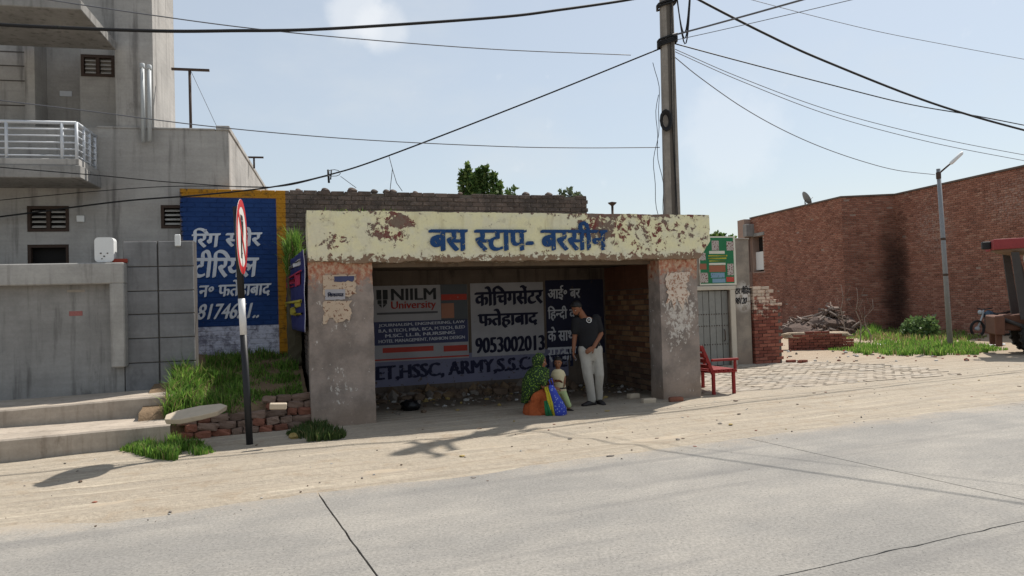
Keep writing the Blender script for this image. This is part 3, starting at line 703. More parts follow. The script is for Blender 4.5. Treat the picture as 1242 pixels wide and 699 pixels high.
NAVYW = paper('navy_wall_paint', c(44, 46, 66), .2, 8, .6, c(74, 66, 60)); LILAC = paper('lilac_wall_paint', c(120, 120, 142), .2, 8, .58, c(92, 84, 80))
INK = paint('black_navy_ink', c(22, 24, 48), .66, 14); RINK = paint('red_ink', c(158, 54, 48), .66, 18); WINK = paint('pale_ink', c(196, 198, 206), .62, 18); DINK = paint('dark_ink', c(48, 50, 52), .66, 18)
wallad = meshobj('painted_field', bbox(sp(661, 340, bt_)[0], sp(733, 400, bt_)[0], bt_-.002, bt_+.001, .62, 2.12, .0008), NAVYW, Sr)
flat('painted_field', 453, 428, 690, 463, bt_, LILAC, Sr, .0025)
px_text('lettering', 'ET,HSSC, ARMY,S.S.C, HTET', SH, bt_-.004, 455, 438, 700, 457, paint('faded_navy_ink', c(34, 36, 62), .57, 12), Sr, bold=.06, nib=(1, .2), rise=.05)
u1 = flat('poster', 452, 346, 569, 437, bt_-.003, PWHITE, Sr, .004); T1 = bt_-.0085
flat('printed_block', 534, 345, 567.5, 389, T1, PGREY, u1, .002); flat('printed_block', 453.5, 389, 568, 417, T1, PNAVY, u1, .002)
flat('printed_strip', 464, 421, 526, 427, T1, PRED, u1, .002); flat('printed_strip', 538, 419, 567, 426, T1, PRED, u1, .002); flat('printed_strip', 453, 433.5, 569, 435.3, T1, PRED, u1, .002)
flat('printed_strip', 535, 357, 566, 364, T1-.0022, PRED, u1, .002); flat('printed_block', 535, 368, 551, 386, T1-.0022, paper('tan_print', c(168, 120, 100), .2, 16), u1, .002)
px_text('lettering', 'NIILM', SH, T1, 474, 350, 529, 364, DINK, u1, bold=.03, nib=(1, .1)); px_text('lettering', 'University', SH, T1, 474, 365, 529, 377, RINK, u1, bold=.025)
flat('printed_strip', 457, 378.5, 531, 381, T1, paper('grey_print', c(90, 90, 94), .2, 20), u1, .002)
bm = NB(); a, z1 = SH.at(456, 352, T1); e, z0 = SH.at(471, 373, T1); mxx = (a+e)/2; hh = z1-z0; w = (e-a)/2
for sg in (-1, 1):                                       # shield emblem in two halves
    for (u0, u1_, q0, q1) in ((.12, .95, .45, 1.0), (.12, .8, .2, .42)):
        xa, xb = sorted((mxx+sg*w*u0, mxx+sg*w*u1_)); box(bm, xa, xb, T1-.002, T1, z0+hh*q0, z0+hh*q1)
    hexa(bm, [(mxx+sg*w*.12, T1-.002, z0+hh*.18), (mxx+sg*w*.7, T1-.002, z0+hh*.18), (mxx+sg*w*.7, T1, z0+hh*.18), (mxx+sg*w*.12, T1, z0+hh*.18)], [(mxx+sg*w*.12, T1-.002, z0), (mxx+sg*w*.2, T1-.002, z0), (mxx+sg*w*.2, T1, z0), (mxx+sg*w*.12, T1, z0)])
meshobj('emblem', bm, DINK, u1)
for k, tx in enumerate(('JOURNALISM, ENGINEERING, LAW', 'B.A, B.TECH, MBA, BCA, M.TECH, B.ED', 'M.SC, LL.B, NURSING', 'HOTEL MANAGEMENT, FASHION DESIGN')):
    px_text('lettering', tx, SH, T1-.002, 459+(8 if k == 2 else 0), 391.5+k*6.3, 564-(12 if k == 2 else 0), 396+k*6.3, WINK, u1, bold=.03, nib=(1, .1), rise=.02)['kind'] = 'stuff'
u2 = flat('poster', 570, 343, 661, 431, bt_-.003, PWHITE, Sr, .004)
px_text('lettering', 'कोिंचगसेंटर', SH, T1+.001, 575, 347, 659, 371, INK, u2, bold=.05, rise=.02); px_text('lettering', 'फतेहाबाद', SH, T1+.001, 579, 374, 653, 398, INK, u2, bold=.05); px_text('lettering', '9053002013', SH, T1+.001, 576, 408, 661, 427, INK, u2, bold=.055, nib=(1, .2))
for k, (tx, w) in enumerate((('आई॰ बर', 40), ('िहन~दी व', 34), ('के साथ', 33), ('सरकार', 36))):
    px_text('lettering', tx, SH, bt_-.003, 664, 346+k*25, 664+w, 364+k*25, WINK, Sr, bold=.03)
# ---- papers on the pillars
PF = -.014
def torn(name, x0, y0, x1, y1, mm, parent, t=PF, seed=0, tear=.12):
    a, z1 = SH.at(x0, y0, t); e, z0 = SH.at(x1, y1, t); rs_ = random.Random(seed); pts = []; n = 9
    for k in range(n): pts.append((a+(e-a)*k/n, z0-rs_.random()*tear*.5))
    for k in range(n): pts.append((e-rs_.random()*tear*.25, z0+(z1-z0)*k/n))
    for k in range(n): pts.append((e+(a-e)*k/n, z1+rs_.random()*tear*.06))
    for k in range(n): pts.append((a+rs_.random()*tear*.15, z1+(z0-z1)*k/n))
    bm = NB(); f_ = bm.faces.new([bm.verts.new((p[0], t-.002, p[1])) for p in pts]); r = bmesh.ops.extrude_face_region(bm, geom=[f_])
    for q in r['geom']:
        if isinstance(q, bmesh.types.BMVert): q.co.y += .006
    bmesh.ops.recalc_face_normals(bm, faces=bm.faces); bmesh.ops.triangulate(bm, faces=[q for q in bm.faces if len(q.verts) > 4]); return meshobj(name, bm, mm, parent)
OLDP = paper('old_tan_paper', c(190, 170, 148), .3, 22, .56, c(120, 84, 66))
torn('torn_poster', 391, 334, 433, 356, OLDP, Sr, PF, 1); torn('torn_poster', 391, 366, 428, 384, OLDP, Sr, PF, 2, .2)
torn('torn_poster', 405, 335.5, 430, 340, PNAVY, Sr, PF-.007, 5, .05)
lb = torn('paper_label', 394, 351.5, 419, 363, PWHITE, Sr, PF-.008, 3, .02)
px_text('lettering', 'िशकायत', SH, PF-.0105, 397, 354.5, 417, 360, INK, lb, bold=.05)
torn('torn_poster', 806, 332, 838, 360, paper('bleached_bill', c(204, 188, 172), .3, 26, .52, c(150, 110, 88)), Sr, PF, 9, .5)

# ------------------------------------------------------------------ banner on the shelter's left side
tA, zA = SH.side(374, 292, -.02); tB, zB = SH.side(351, 309, -.02); zC = SH.side(375, 404, -.02)[1]
tB = max(tB, .88)
bn = thing('cloth_banner', 'navy cloth banner hung on the left side wall of the shelter', 'banner', SH.o, SH.a)
m, b = mat('navy_banner'); v = pos(bn); x, y, z = sep(v); g = noise(v, 5, 5, .6)
col = mixc(ss(y, tB-.08, tB-.04), hsv(c(36, 40, 96), .8+.4*g), c(196, 196, 204)); col = mixc(ss(y, .07, .05), col, c(196, 196, 204))
fin(b, col, .6, noise(v, 9, 3, .5), .3, .02)
bm = NB(); n = 18; gr = []
for i in range(n+1):
    row = []
    for k in range(n+1):
        t = .02+(tB-.02)*i/n; zz_ = zC+(zA-.06-zC)*k/n; row.append(bm.verts.new((-.05-.05*t-.03*mn.noise(Vector((t*4, zz_*2, 0)))-.02*math.sin(t*7), t, zz_)))
    gr.append(row)
for i in range(n):
    for k in range(n): bm.faces.new((gr[i][k], gr[i][k+1], gr[i+1][k+1], gr[i+1][k])).smooth = True
ob = meshobj('cloth', bm, m, bn); md = ob.modifiers.new('t', 'SOLIDIFY'); md.thickness = .004
def side_text(txt, z0, z1, mm, bold=.05):
    o = lettering('lettering', txt, .1, tB-.1, z0, z1, 0, mm, bn, bold=bold)
    for vx in o.data.vertices:                           # text reads from the back edge towards the road
        t = tB-vx.co.x; vx.co = Vector((-.066-.05*t-.03*mn.noise(Vector((t*4, vx.co.z*2, 0)))-.02*math.sin(t*7)+vx.co.y, t, vx.co.z))
    for p in o.data.polygons: pass
hb = zA-.06-zC
side_text('सरल', zC+hb*.58, zC+hb*.76, paint('pink_print', c(160, 46, 74), .75)); side_text('लाइट', zC+hb*.16, zC+hb*.40, paint('yellow_print', c(168, 156, 62), .75)); side_text('फोन', zC+hb*.84, zC+hb*.92, WINK, .03)

# ------------------------------------------------------------------ earth mound between steps and shelter
EARTH = simple('dark_earth', c(120, 100, 78), .35, 5, .95, .8, 30, dist=.02)
FR = [SH.loc(G(212, 536))[:2], SH.loc(G(372, 520))[:2]]       # front of the rubble edge in shelter coordinates
ms0, ms1 = SH.loc(G(190, 545))[0]-.3, -.02
def mound_t0(s):
    (a, b_), (e, f_) = FR; return b_+(f_-b_)*(s-a)/(e-a)
def mound_z(s, t):
    k = t-mound_t0(s); r = sstep(k, .12, .3)*.40
    z = r+max(0, k-.3)*.19
    return min(z, 1.05)+mn.noise(Vector((s*2, t*2, 0)))*.05*sstep(k, .2, .6)
bm = NB(); ni, nk = 34, 48; gr = []
for i in range(ni+1):
    s = ms0+(ms1-ms0)*i/ni; t0 = mound_t0(s)-.05; row = []
    for k in range(nk+1):
        t = t0+(BW0-.002-t0)*k/nk; row.append(bm.verts.new(SH.w(s, t, mound_z(s, t)-.03)))
    gr.append(row)
for i in range(ni):
    for k in range(nk): bm.faces.new((gr[i][k], gr[i+1][k], gr[i+1][k+1], gr[i][k+1])).smooth = True
tag(meshobj('earth_mound', bm, EARTH), kind='structure')
# rubble edge: stones and broken bricks, piece by piece
STN = simple('rubble_stone', c(116, 96, 84), .4, 9, .95, .7, 30, dist=.012, rv=.3); SLB = simple('pale_stone_slab', c(182, 168, 148), .25, 6, .92, .6, 30)
STN2 = simple('rubble_brick', c(128, 84, 68), .4, 9, .95, .7, 30, dist=.012, rv=.3)
Rw = thing('rubble_edging', 'low edging of broken bricks and stones holding the grassy mound', 'rubble wall')
rs = random.Random(11)
def stone(bm, sx, sy, sz, seed, jit=.22, sub=2):
    for v in bmesh.ops.create_cube(bm, size=2)['verts']: pass
    bmesh.ops.subdivide_edges(bm, edges=list(bm.edges), cuts=2, use_grid_fill=True)
    for v in bm.verts:
        d = v.co.normalized()*1.25; v.co = v.co.lerp(d, .35); k = 1+jit*mn.noise(v.co*1.7+Vector((seed*5.1, seed*2.3, seed)))
        v.co = Vector((v.co.x*sx*k, v.co.y*sy*k, v.co.z*sz*k))
for row in range(5):
    s = FR[0][0]+.02+(.1 if row % 2 else 0)
    while s < -.06:
        w = rs.uniform(.13, .28); zz_ = .05+row*.095
        if row < 3 or s > -1.1+row*.12 or (s > -1.5 and rs.random() < .12):
            bm = NB(); stone(bm, w/2, .075, .05, rs.random()*50); k = row*.035
            o = meshobj('stone', bm, STN if rs.random() < .7 else STN2, Rw, False, SH.w(s+w/2, mound_t0(s)+.06+k+rs.uniform(-.02, .03), zz_), (rs.uniform(-.12, .12), rs.uniform(-.15, .15), SH.a+rs.uniform(-.25, .25)))
        s += w+.012
bm = NB(); ol = [(-.36, -.10), (-.20, -.19), (.06, -.17), (.25, -.12), (.37, .02), (.30, .15), (.05, .18), (-.20, .14), (-.34, .05)]
tv = [bm.verts.new((x, y, .035+.012*mn.noise(Vector((x*5, y*5, 0))))) for x, y in ol]; bv_ = [bm.verts.new((x*.96, y*.96, -.035)) for x, y in ol]; bm.faces.new(tv); bm.faces.new(bv_[::-1])
for k in range(len(ol)): bm.faces.new((tv[k], bv_[k], bv_[(k+1) % len(ol)], tv[(k+1) % len(ol)]))
bmesh.ops.recalc_face_normals(bm, faces=bm.faces); bmesh.ops.bevel(bm, geom=list(bm.edges), offset=.012, segments=2, affect='EDGES', profile=.5)
p = G(238, 502, .42); tag(meshobj('stone_slab', bm, SLB, None, False, (p.x, p.y, .42), (.22, -.10, .42)), 'pale flat stone slab tilted against the grass beside the steps', 'stone')
p = G(339, 492, .50); tag(meshobj('brick_piece', bbox(-.1, .1, -.04, .04, -.035, .035, .008), SLB, None, False, (p.x, p.y-.05, .50), (.1, .05, .25)), 'pale brick piece on top of the rubble edging behind the sign post', 'brick')
# ------------------------------------------------------------------ grass
m, b = mat('grass_blade'); col = attr('bladecol'); fin(b, col, .6, spec=.25)
tr = NT.nodes.new('ShaderNodeBsdfTranslucent'); NT.links.new(col, tr.inputs['Color']); ad = NT.nodes.new('ShaderNodeMixShader'); ad.inputs[0].default_value = .45
NT.links.new(b.outputs[0], ad.inputs[1]); NT.links.new(tr.outputs[0], ad.inputs[2]); NT.links.new(ad.outputs[0], NT.nodes['Material Output'].inputs['Surface']); GRASS = m
def grass(name, pts, hr, seed, label=None, dry=.08, lean=.45, wid=.007, base=((.14, .27, .04), (.23, .36, .07), (.085, .18, .03))):
    rs_ = random.Random(seed); V_, F_, C_ = [], [], []
    for p in pts:
        h = rs_.uniform(*hr)*(p[3] if len(p) > 3 else 1); a = rs_.uniform(0, 6.283); l = rs_.random()*lean*h; w = wid*rs_.uniform(.7, 1.4)
        d = Vector((math.cos(a), math.sin(a), 0)); n_ = Vector((-d.y, d.x, 0)); a2 = rs_.uniform(0, 6.28); n_ = Vector((math.cos(a2), math.sin(a2), 0))
        q = Vector(p[:3]); i = len(V_)
        V_ += [q-n_*w, q+n_*w, q+d*l*.35+Vector((0, 0, h*.6))+n_*w*.8, q+d*l*.35+Vector((0, 0, h*.6))-n_*w*.8, q+d*l+Vector((0, 0, h*(1-.25*rs_.random())))]
        F_ += [(i, i+1, i+2, i+3), (i+3, i+2, i+4)]
        cc = base[rs_.randrange(3)] if rs_.random() > dry else (.26, .21, .10); k = rs_.uniform(.75, 1.25); C_ += [(cc[0]*k, cc[1]*k, cc[2]*k, 1)]*5
    me = bpy.data.meshes.new(name); me.from_pydata([tuple(v) for v in V_], [], F_); ca = me.color_attributes.new('bladecol', 'FLOAT_COLOR', 'POINT')
    ca.data.foreach_set('color', [x for q in C_ for x in q]); me.materials.append(GRASS)
    o = link(name, me); tag(o, label, 'grass' if label else None, kind='stuff'); return o
rs = random.Random(21); P = []
while len(P) < 11500:
    s = rs.uniform(ms0+.3, -.08); t = rs.uniform(mound_t0(s)+.2, BW0-.05); k = t-mound_t0(s)
    w_ = SH.w(s, t, mound_z(s, t)-.04)
    if CW.loc(w_)[1] > -.02 and CW.loc(w_)[0] < cE+.03: continue
    dens = .35+.65*sstep(-s, .7, 1.5); n_ = mn.noise(Vector((s*2.5, t*2.5, 5)))
    if rs.random() > dens*(.6+n_) : continue
    P.append((w_.x, w_.y, w_.z, (.35+.75*sstep(-s, .8, 1.7)+.7*n_)*rs.choice((.5, .8, 1, 1, 1.25))))
grass('grass', P, (.10, .28), 1, 'tall green grass on the mound between steps and shelter', dry=.16, lean=.8)
def patch(px0, py0, px1, py1, n, seed, thin=.0, hi=1.0):
    rs_ = random.Random(seed); out = []
    while len(out) < n:
        u, v_ = rs_.random(), rs_.random(); p = G(px0+(px1-px0)*u, py0+(py1-py0)*v_)
        k = 1-((u-.5)*2)**2; q = mn.noise(Vector((p.x*3, p.y*3, seed)))
        if abs(v_-.5)*2 > k*(.8+q) or rs_.random() > .55+q*1.2-thin: continue
        out.append((p.x, p.y, ground_z(p.x, p.y)-.01, hi*(.4+.7*k)))
    return out
grass('grass', patch(145, 561, 262, 538, 2600, 3), (.06, .19), 3, 'low grass tuft at the foot of the steps')
grass('grass', patch(346, 541, 424, 516, 1700, 4), (.06, .17), 4, 'dark grass tuft at the foot of the left pillar', base=((.07, .11, .03), (.09, .13, .04), (.05, .09, .025)))
P = [(*SH.w(-.12+rs.uniform(-.25, .12), rs.uniform(1.6, 2.95), z), 1) for z in [2.42]*0]
# growth on the wall top beside the shelter roof
rr_ = random.Random(31); P = []
for k in range(1500):
    s = rr_.uniform(bp(345, 280)[0], -.0); t = rr_.uniform(2.2, 3.0); P.append((*SH.w(s, t, 2.1+.55*rr_.random()*sstep(s, -.55, -.1)+.15), 1))
grass('grass', P, (.15, .42), 9, 'bright green grass growing out above the banner', lean=.7)
P = [(*SH.w(rr_.uniform(bp(375, 250)[0], bp(450, 250)[0]), rr_.uniform(.3, .8), zF0+.19), 1) for k in range(350)]
grass('grass', [(p[0], p[1], zF1-.12, 1) for p in P], (.10, .26), 10, 'thin grass sprouting on the left end of the shelter roof', lean=.6)
tag(meshobj('masonry_pier', roughbox(bp(346, 280)[0], -.005, 2.3, 3.04, -.2, 2.3, .1, .04, .03, 3, 8), simple('overgrown_masonry', c(84, 78, 62), .4, 8, .95, .8), None, False, SH.o, (0, 0, SH.a)), 'overgrown masonry pier between the painted wall and the shelter', 'masonry pier')

# ------------------------------------------------------------------ no parking sign
BLK = simple('black_paint', c(34, 34, 36), .3, 9, .5, .1); WHT = simple('white_paint', c(216, 214, 212), .12, 9, .5, .1)
SRED = simple('sign_red', c(186, 46, 48), .12, 6, .45, .05); SWH = simple('sign_white', c(214, 210, 204), .1, 6, .45, .05)
g0 = G(303, 541); sg = thing('road_sign', 'round red ringed no parking sign on a black and white banded post', 'road sign', (g0.x, g0.y, 0), R(0))
lean = Vector((-.035, 0, 1)); zc_ = 2.60; rS = .47
for z0, z1, mm in ((-.2, 1.38, BLK), (1.381, 1.83, WHT), (1.831, 2.98, BLK)):
    bm = NB(); tube(bm, [(lean.x*z0, 0, z0), (lean.x*z1, 0, z1)], .042, 12); meshobj('post', bm, mm, sg, True)
an_ = R(12.3)                                            # the face looks along the road to the right
def disc(name, r0, r1, x0, x1, mm, parent, n=48):
    bm = NB(); q = []
    for k in range(n):
        a = 2*math.pi*k/n; ca, sa = math.cos(a), math.sin(a); q.append([bm.verts.new((x, r*ca, r*sa)) for x, r in ((x0, r1), (x1, r1), (x1, r0), (x0, r0))])
    for k in range(n):
        A, B = q[k], q[(k+1) % n]
        for j in range(4 if r0 > 0 else 1): bm.faces.new((A[j], A[(j+1) % 4], B[(j+1) % 4], B[j]))
    if r0 == 0:
        bm.faces.new([w_[1] for w_ in q]); bm.faces.new([w_[0] for w_ in q][::-1])
        bmesh.ops.delete(bm, geom=[v for v in bm.verts if not v.link_faces], context='VERTS')
    bmesh.ops.recalc_face_normals(bm, faces=bm.faces); return meshobj(name, bm, mm, parent)
pl = disc('sign_plate', 0, rS, .045, .049, SWH, sg); pl.location = (lean.x*zc_, 0, zc_); pl.rotation_euler = (0, 0, an_)
disc('sign_ring', rS*.80, rS*.995, .0495, .0515, SRED, pl); disc('sign_back', 0, rS*.98, .0415, .0445, simple('sign_back_grey', c(120, 122, 124), .2), pl)
lt = lettering('lettering', 'P', -.12, .12, -.27, .27, 0, BLK, pl, bold=.08, nib=(1, 0))
for vx in lt.data.vertices: vx.co = Vector((.0505-vx.co.y*.5, vx.co.x, vx.co.z))
for p_ in lt.data.polygons: p_.flip()
bm = NB(); 
for k in (0,): box(bm, .052, .0535, -rS*.82, rS*.82, -.035, .035)
bmesh.ops.rotate(bm, verts=bm.verts, cent=(0, 0, 0), matrix=Matrix.Rotation(R(-45), 3, 'X')); meshobj('sign_slash', bm, SRED, pl)
for z in (-.2, .2):
    bm = NB(); tube(bm, [(.02, 0, z), (.056, 0, z)], .012, 8); meshobj('bolt', bm, GALV, pl)

# ------------------------------------------------------------------ electricity pole
POLE = plaster('pole_concrete', c(150, 143, 135), c(104, 97, 90), .6, 3)
D_P = 13.75; pb = D(815, 262, D_P); pt_ = D(808, 0, D_P); dz_ = pt_.z-pb.z; sl_ = (pt_.x-pb.x)/dz_; pbase = Vector((pb.x-sl_*pb.z, D_P, 0)); PH = 9.2
poleat = lambda z: Vector((pbase.x+sl_*z, D_P, z))
pr = thing('utility_pole', 'tall tapered grey concrete electricity pole behind the shelter', 'utility pole', (pbase.x, D_P, 0))
bm = NB(); a0, a1 = .165, .105
hexa(bm, [(-a0, -.1, -.3), (a0, -.1, -.3), (a0, .1, -.3), (-a0, .1, -.3)], [(sl_*PH-a1, -.08, PH), (sl_*PH+a1, -.08, PH), (sl_*PH+a1, .08, PH), (sl_*PH-a1, .08, PH)]); bevel(bm, .025, 2); shaft = meshobj('shaft', bm, POLE, pr)
bm = NB(); box(bm, -.028, .028, -.004, .004, .3, PH-.6)
for v in bm.verts: v.co.x += sl_*v.co.z+.012; v.co.y += -.1+(v.co.z/PH)*.02-.003
meshobj('channel', bm, simple('pole_shadow_groove', c(92, 86, 80), .2), shaft)
for z, w in ((PH-.25, .34), (PH-.7, .22)):
    arm_ = meshobj('cross_arm', bbox(.14, .21, -w*1.7, w*1.7, z-.045, z+.045, .006), STEEL, pr, False, (sl_*z, 0, 0), (0, 0, RDIR))
    for k in (-1, 1):
        bm = NB(); lathe(bm, [(.012, z+.04), (.03, z+.07), (.018, z+.10), (.034, z+.13), (.015, z+.17)], 10, .175, k*w*1.5); meshobj('insulator', bm, MATS.get('porcelain') or simple('porcelain', c(150, 110, 90), .1, 5, .3), arm_, True)
CABLE = simple('black_cable', c(30, 30, 32), .2, 20, .6, .1)
def zpx(py, px=810): return D(px, py, D_P).z
for py, h in ((7, .05), (50, .05), (54, .03)):           # cable wraps
    z = zpx(py); bm = NB(); w = .15+.04*(1-z/PH)
    for k in range(2): tube(bm, [(sl_*z+q[0]*w, q[1]*.105, z+h*k+q[0]*.05) for q in ((-1,-1),(0,-1.12),(1,-1),(1.1,0),(1,1),(0,1.12),(-1,1),(-1.1,0),(-1,-1))], .02, 6)
    meshobj('cable_wrap', bm, CABLE, pr, True)
z = zpx(149); bm = NB()
for k in range(5): tube(bm, [(sl_*z-.10+.09*math.cos(a*.5236)*(.8+k*.08), -.14-.012*k, z+.17*math.sin(a*.5236)*(.8+k*.08)) for a in range(13)], .02, 6, False)
meshobj('cable_coil', bm, CABLE, pr, True)
z = zpx(20); bm = NB()
for k in range(3): tube(bm, [(sl_*z+.16+.30*t_, -.1-.02*k, z+.5-(1.0+.12*k)*math.sin(math.pi*min(1, t_*1.05))*(1-.2*t_)+.1*t_) for t_ in [i/14 for i in range(15)]], .012, 6)
meshobj('cable_loop', bm, CABLE, pr, True)
for k, (x0, dx) in enumerate(((-.22, .05), (-.27, .07))):
    bm = NB(); tube(bm, [(sl_*z_+x0+dx*math.sin(z_*2.3+k*2)+.02*math.sin(z_*7), -.12, z_) for z_ in [2.6+i*.15 for i in range(int((zpx(100-40*k)-2.6)/.15))]], .006, 5); meshobj('hanging_wire', bm, CABLE, pr, True)
for x0 in (.04, .07):
    bm = NB(); tube(bm, [(sl_*z_+x0+.012*math.sin(z_*1.7+x0*50), -.125+z_*.002, z_) for z_ in [2.8+i*.2 for i in range(24)]], .008, 5); meshobj('hanging_wire', bm, CABLE, pr, True)
# ------------------------------------------------------------------ overhead cables: each in the upright plane between its two ends
def cable(name, label, A, B, pix, r, mm=CABLE, steps=10):
    A = Vector((A[0], A[1], 0)); B = Vector((B[0], B[1], 0)); f = Frame(A, math.atan2(B.y-A.y, B.x-A.x)); pts = []
    for px, py in pix:
        s, z = f.at(px, py); pts.append(f.w(s, 0, z))
    out = []
    for i in range(len(pts)-1):
        p0 = pts[i-1] if i else pts[0]*2-pts[1]; p1 = pts[i]; p2 = pts[i+1]; p3 = pts[i+2] if i+2 < len(pts) else pts[-1]*2-pts[-2]
        for k in range(steps):
            t = k/steps; out.append(.5*((2*p1)+(p2-p0)*t+(2*p0-5*p1+4*p2-p3)*t*t+(3*p1-p0-3*p2+p3)*t**3))
    out.append(pts[-1]); bm = NB(); tube(bm, out, r, 6); return tag(meshobj(name, bm, mm, None, True), label, 'cable', 'overhead cables')
pe_ = Vector((pbase.x+sl_*6.5, D_P, 0)); rd_ = Vector((math.cos(RDIR), math.sin(RDIR), 0))
Lft = pe_-rd_*14; Rgt = pe_+rd_*14
cable('overhead_cable', 'thick black cable crossing the top of the sky left of the pole', pe_, Lft, [(803, -9), (762, 0), (680, 12), (600, 21.5), (400, 35), (280, 37.5), (180, 37.5), (0, 30), (-150, 18)], .024)
cable('overhead_cable', 'thick black cable sloping down to the upper right edge', pe_, Rgt, [(812, -22), (848, 0), (930, 42), (1000, 74), (1130, 125), (1242, 158), (1350, 182)], .024)
cable('overhead_cable', 'thinner cable from the pole joining the thick one at right', pe_, Rgt, [(818, 53), (900, 75), (1000, 101), (1100, 126), (1180, 140), (1242, 152)], .012)
W2 = simple('grey_wire', c(96, 98, 104), .2, 20, .6, .1)
cable('overhead_wire', 'upper of two thin grey wires running to the right edge', pe_, Rgt, [(819, 60), (900, 95), (1010, 135), (1130, 166), (1242, 188), (1300, 197)], .007, W2)
cable('overhead_wire', 'lower of two thin grey wires running to the right edge', pe_, Rgt, [(819, 63), (900, 99), (1010, 141), (1130, 173), (1242, 195), (1300, 205)], .007, W2)
LP = G(1153, 422)
cable('overhead_wire', 'sagging wire from the pole to the street lamp', pe_, LP, [(819, 70), (850, 95), (900, 130), (950, 158), (1000, 180), (1050, 197), (1090, 207), (1134, 212)], .009, W2)
hs_ = HO.w(hp(0, 260)[0]-4, -.6)
cable('overhead_cable', 'straight black cable from the pole down to the house', pe_, HO.w(hp(60, 260)[0], -.25), [(801, 59), (640, 124), (470, 189.5), (400, 212), (330, 227), (240, 237), (150, 244), (40, 258), (-40, 268)], .014)
cable('overhead_wire', 'long thin wire across the upper left sky', pe_, Lft, [(765, 67), (600, 60), (430, 47), (300, 34), (180, 18), (60, 0), (-60, -20)], .008, W2)
cable('overhead_wire', 'thin wire crossing the sky level with the house parapet', pe_, HO.w(hp(0, 120)[0], -2.2), [(800, 179), (700, 179.5), (600, 177.5), (430, 169), (260, 154), (100, 134), (0, 122), (-90, 110)], .008, W2)
cable('overhead_wire', 'thin wire passing below the balcony of the house', pe_, HO.w(hp(0, 203)[0], -1.2), [(400, 213), (330, 227), (219, 222), (120, 213), (0, 203), (-90, 194)], .008)
cable('overhead_wire', 'thin wire low across the house front above the windows', pe_, HO.w(hp(0, 245)[0], -.5), [(330, 227), (219, 226), (130, 231), (0, 243), (-80, 252)], .007)
cable('overhead_wire', 'thin wire at the upper right corner of the sky', pe_+Vector((0, 4, 0)), Rgt+Vector((0, 4, 0)), [(870, -14), (912, 0), (1050, 35), (1150, 55), (1242, 72), (1320, 86)], .008, W2)
cross = Vector((.66, -.75, 0))
for k, (lab, x0, y0, ang) in enumerate((('upper wire rising from the pole over the road', 820, 45, 0), ('lower wire rising from the pole over the road', 820, 51, .10))):
    A = poleat(zpx(y0)); d = Vector((cross.x*math.cos(ang)-cross.y*math.sin(ang), cross.x*math.sin(ang)+cross.y*math.cos(ang), 0)); bm = NB()
    tube(bm, [A+d*(26*t_)+Vector((0, 0, -1.6*4*t_*(1-t_)*.35+.3*t_)) for t_ in [i/30 for i in range(31)]], .016 if k == 0 else .006, 6); tag(meshobj('overhead_wire', bm, W2, None, True), lab, 'cable', 'overhead cables')
# hook of wire hanging from the black cable
f = Frame(pe_, math.atan2(HO.w(hp(60, 260)[0], -.25).y-pe_.y, HO.w(hp(60, 260)[0], -.25).x-pe_.x)); P3 = lambda px, py: f.w(f.at(px, py)[0], 0, f.at(px, py)[1])
bm = NB(); tube(bm, [P3(472, 190), P3(476, 205), P3(473, 232)], .006, 5); tube(bm, [P3(476, 205), P3(481, 222), P3(488, 232)], .006, 5); tag(meshobj('hanging_wire', bm, CABLE, None, True), 'short forked wire hanging from the black cable above the brick wall', 'cable')
bm = NB(); tube(bm, [P3(405+8*math.cos(a), 210+4*math.sin(a)) for a in [i*.6 for i in range(11)]], .006, 5, False); tube(bm, [P3(398, 206), P3(399, 222)], .02, 5); tube(bm, [P3(402, 206), P3(401, 218)], .012, 5); tube(bm, [P3(413, 214), P3(432, 228)], .005, 5); tag(meshobj('cable_joint', bm, CABLE, None, True), 'knot of looped wire on the black cable above the yellow border', 'cable joint')

# ------------------------------------------------------------------ gate wall at the right behind the shelter
gp = lambda px, py, t=0.0: GA.at(px, py, t)
Gt = thing('gate_wall', 'narrow plastered wall piece with a grey sheet metal door beside the shelter', 'wall', GA.o, GA.a)
m, b = mat('gate_plaster'); v = pos(Gt); x, y, z = sep(v); g = noise(v, 6, 7, .7); g1 = noise(v, 1.8, 5, .6); g2 = noise(v, 30, 4, .7)
col = mixc(ss(g1, .35, .65), c(152, 142, 130), c(124, 116, 108)); col = mixc(gauss(x, z, *gp(902, 360), .30, .42)*ss(g, .42, .50)*.9, col, c(208, 204, 198)); col = mixc(ss(z, .6, .0)*.5, col, c(140, 116, 98))
fin(b, hsv(col, .78+.34*g2), .9, g2+g*.6, .5, .008, spec=.15); GPL = m
gz1 = gp(905, 291)[1]; gx0 = gp(835, 350)[0]; dx0 = gp(847, 400)[0]; dx1 = gp(886, 400)[0]; dz1 = gp(870, 352)[1]
meshobj('wall', wall_holes(gx0, 0, -.2, gz1, [(dx0, dx1, -.1, dz1)], 0, .3, .2), GPL, Gt)
meshobj('coping', bbox(gx0, .02, -.02, .32, gz1, gz1+.04, .01), GPL, Gt)
FRM = simple('faded_frame', c(186, 178, 164), .25, 9, .8); TIN = simple('weathered_tin', c(128, 128, 124), .35, 7, .6, .3, 30, metal=.25, rv=.12)
meshobj('door_jamb', bbox(dx1, gp(892, 400)[0], -.05, .0, 0, dz1, .008), FRM, Gt); meshobj('door_lintel', bbox(dx0-.2, gp(892, 400)[0]+.02, -.055, .0, dz1+.001, dz1+.1, .01), FRM, Gt)
dr = thing('sheet_door', 'grey weathered sheet metal door with rows of rivets beside the shelter', 'door', GA.o, GA.a); npl = 5
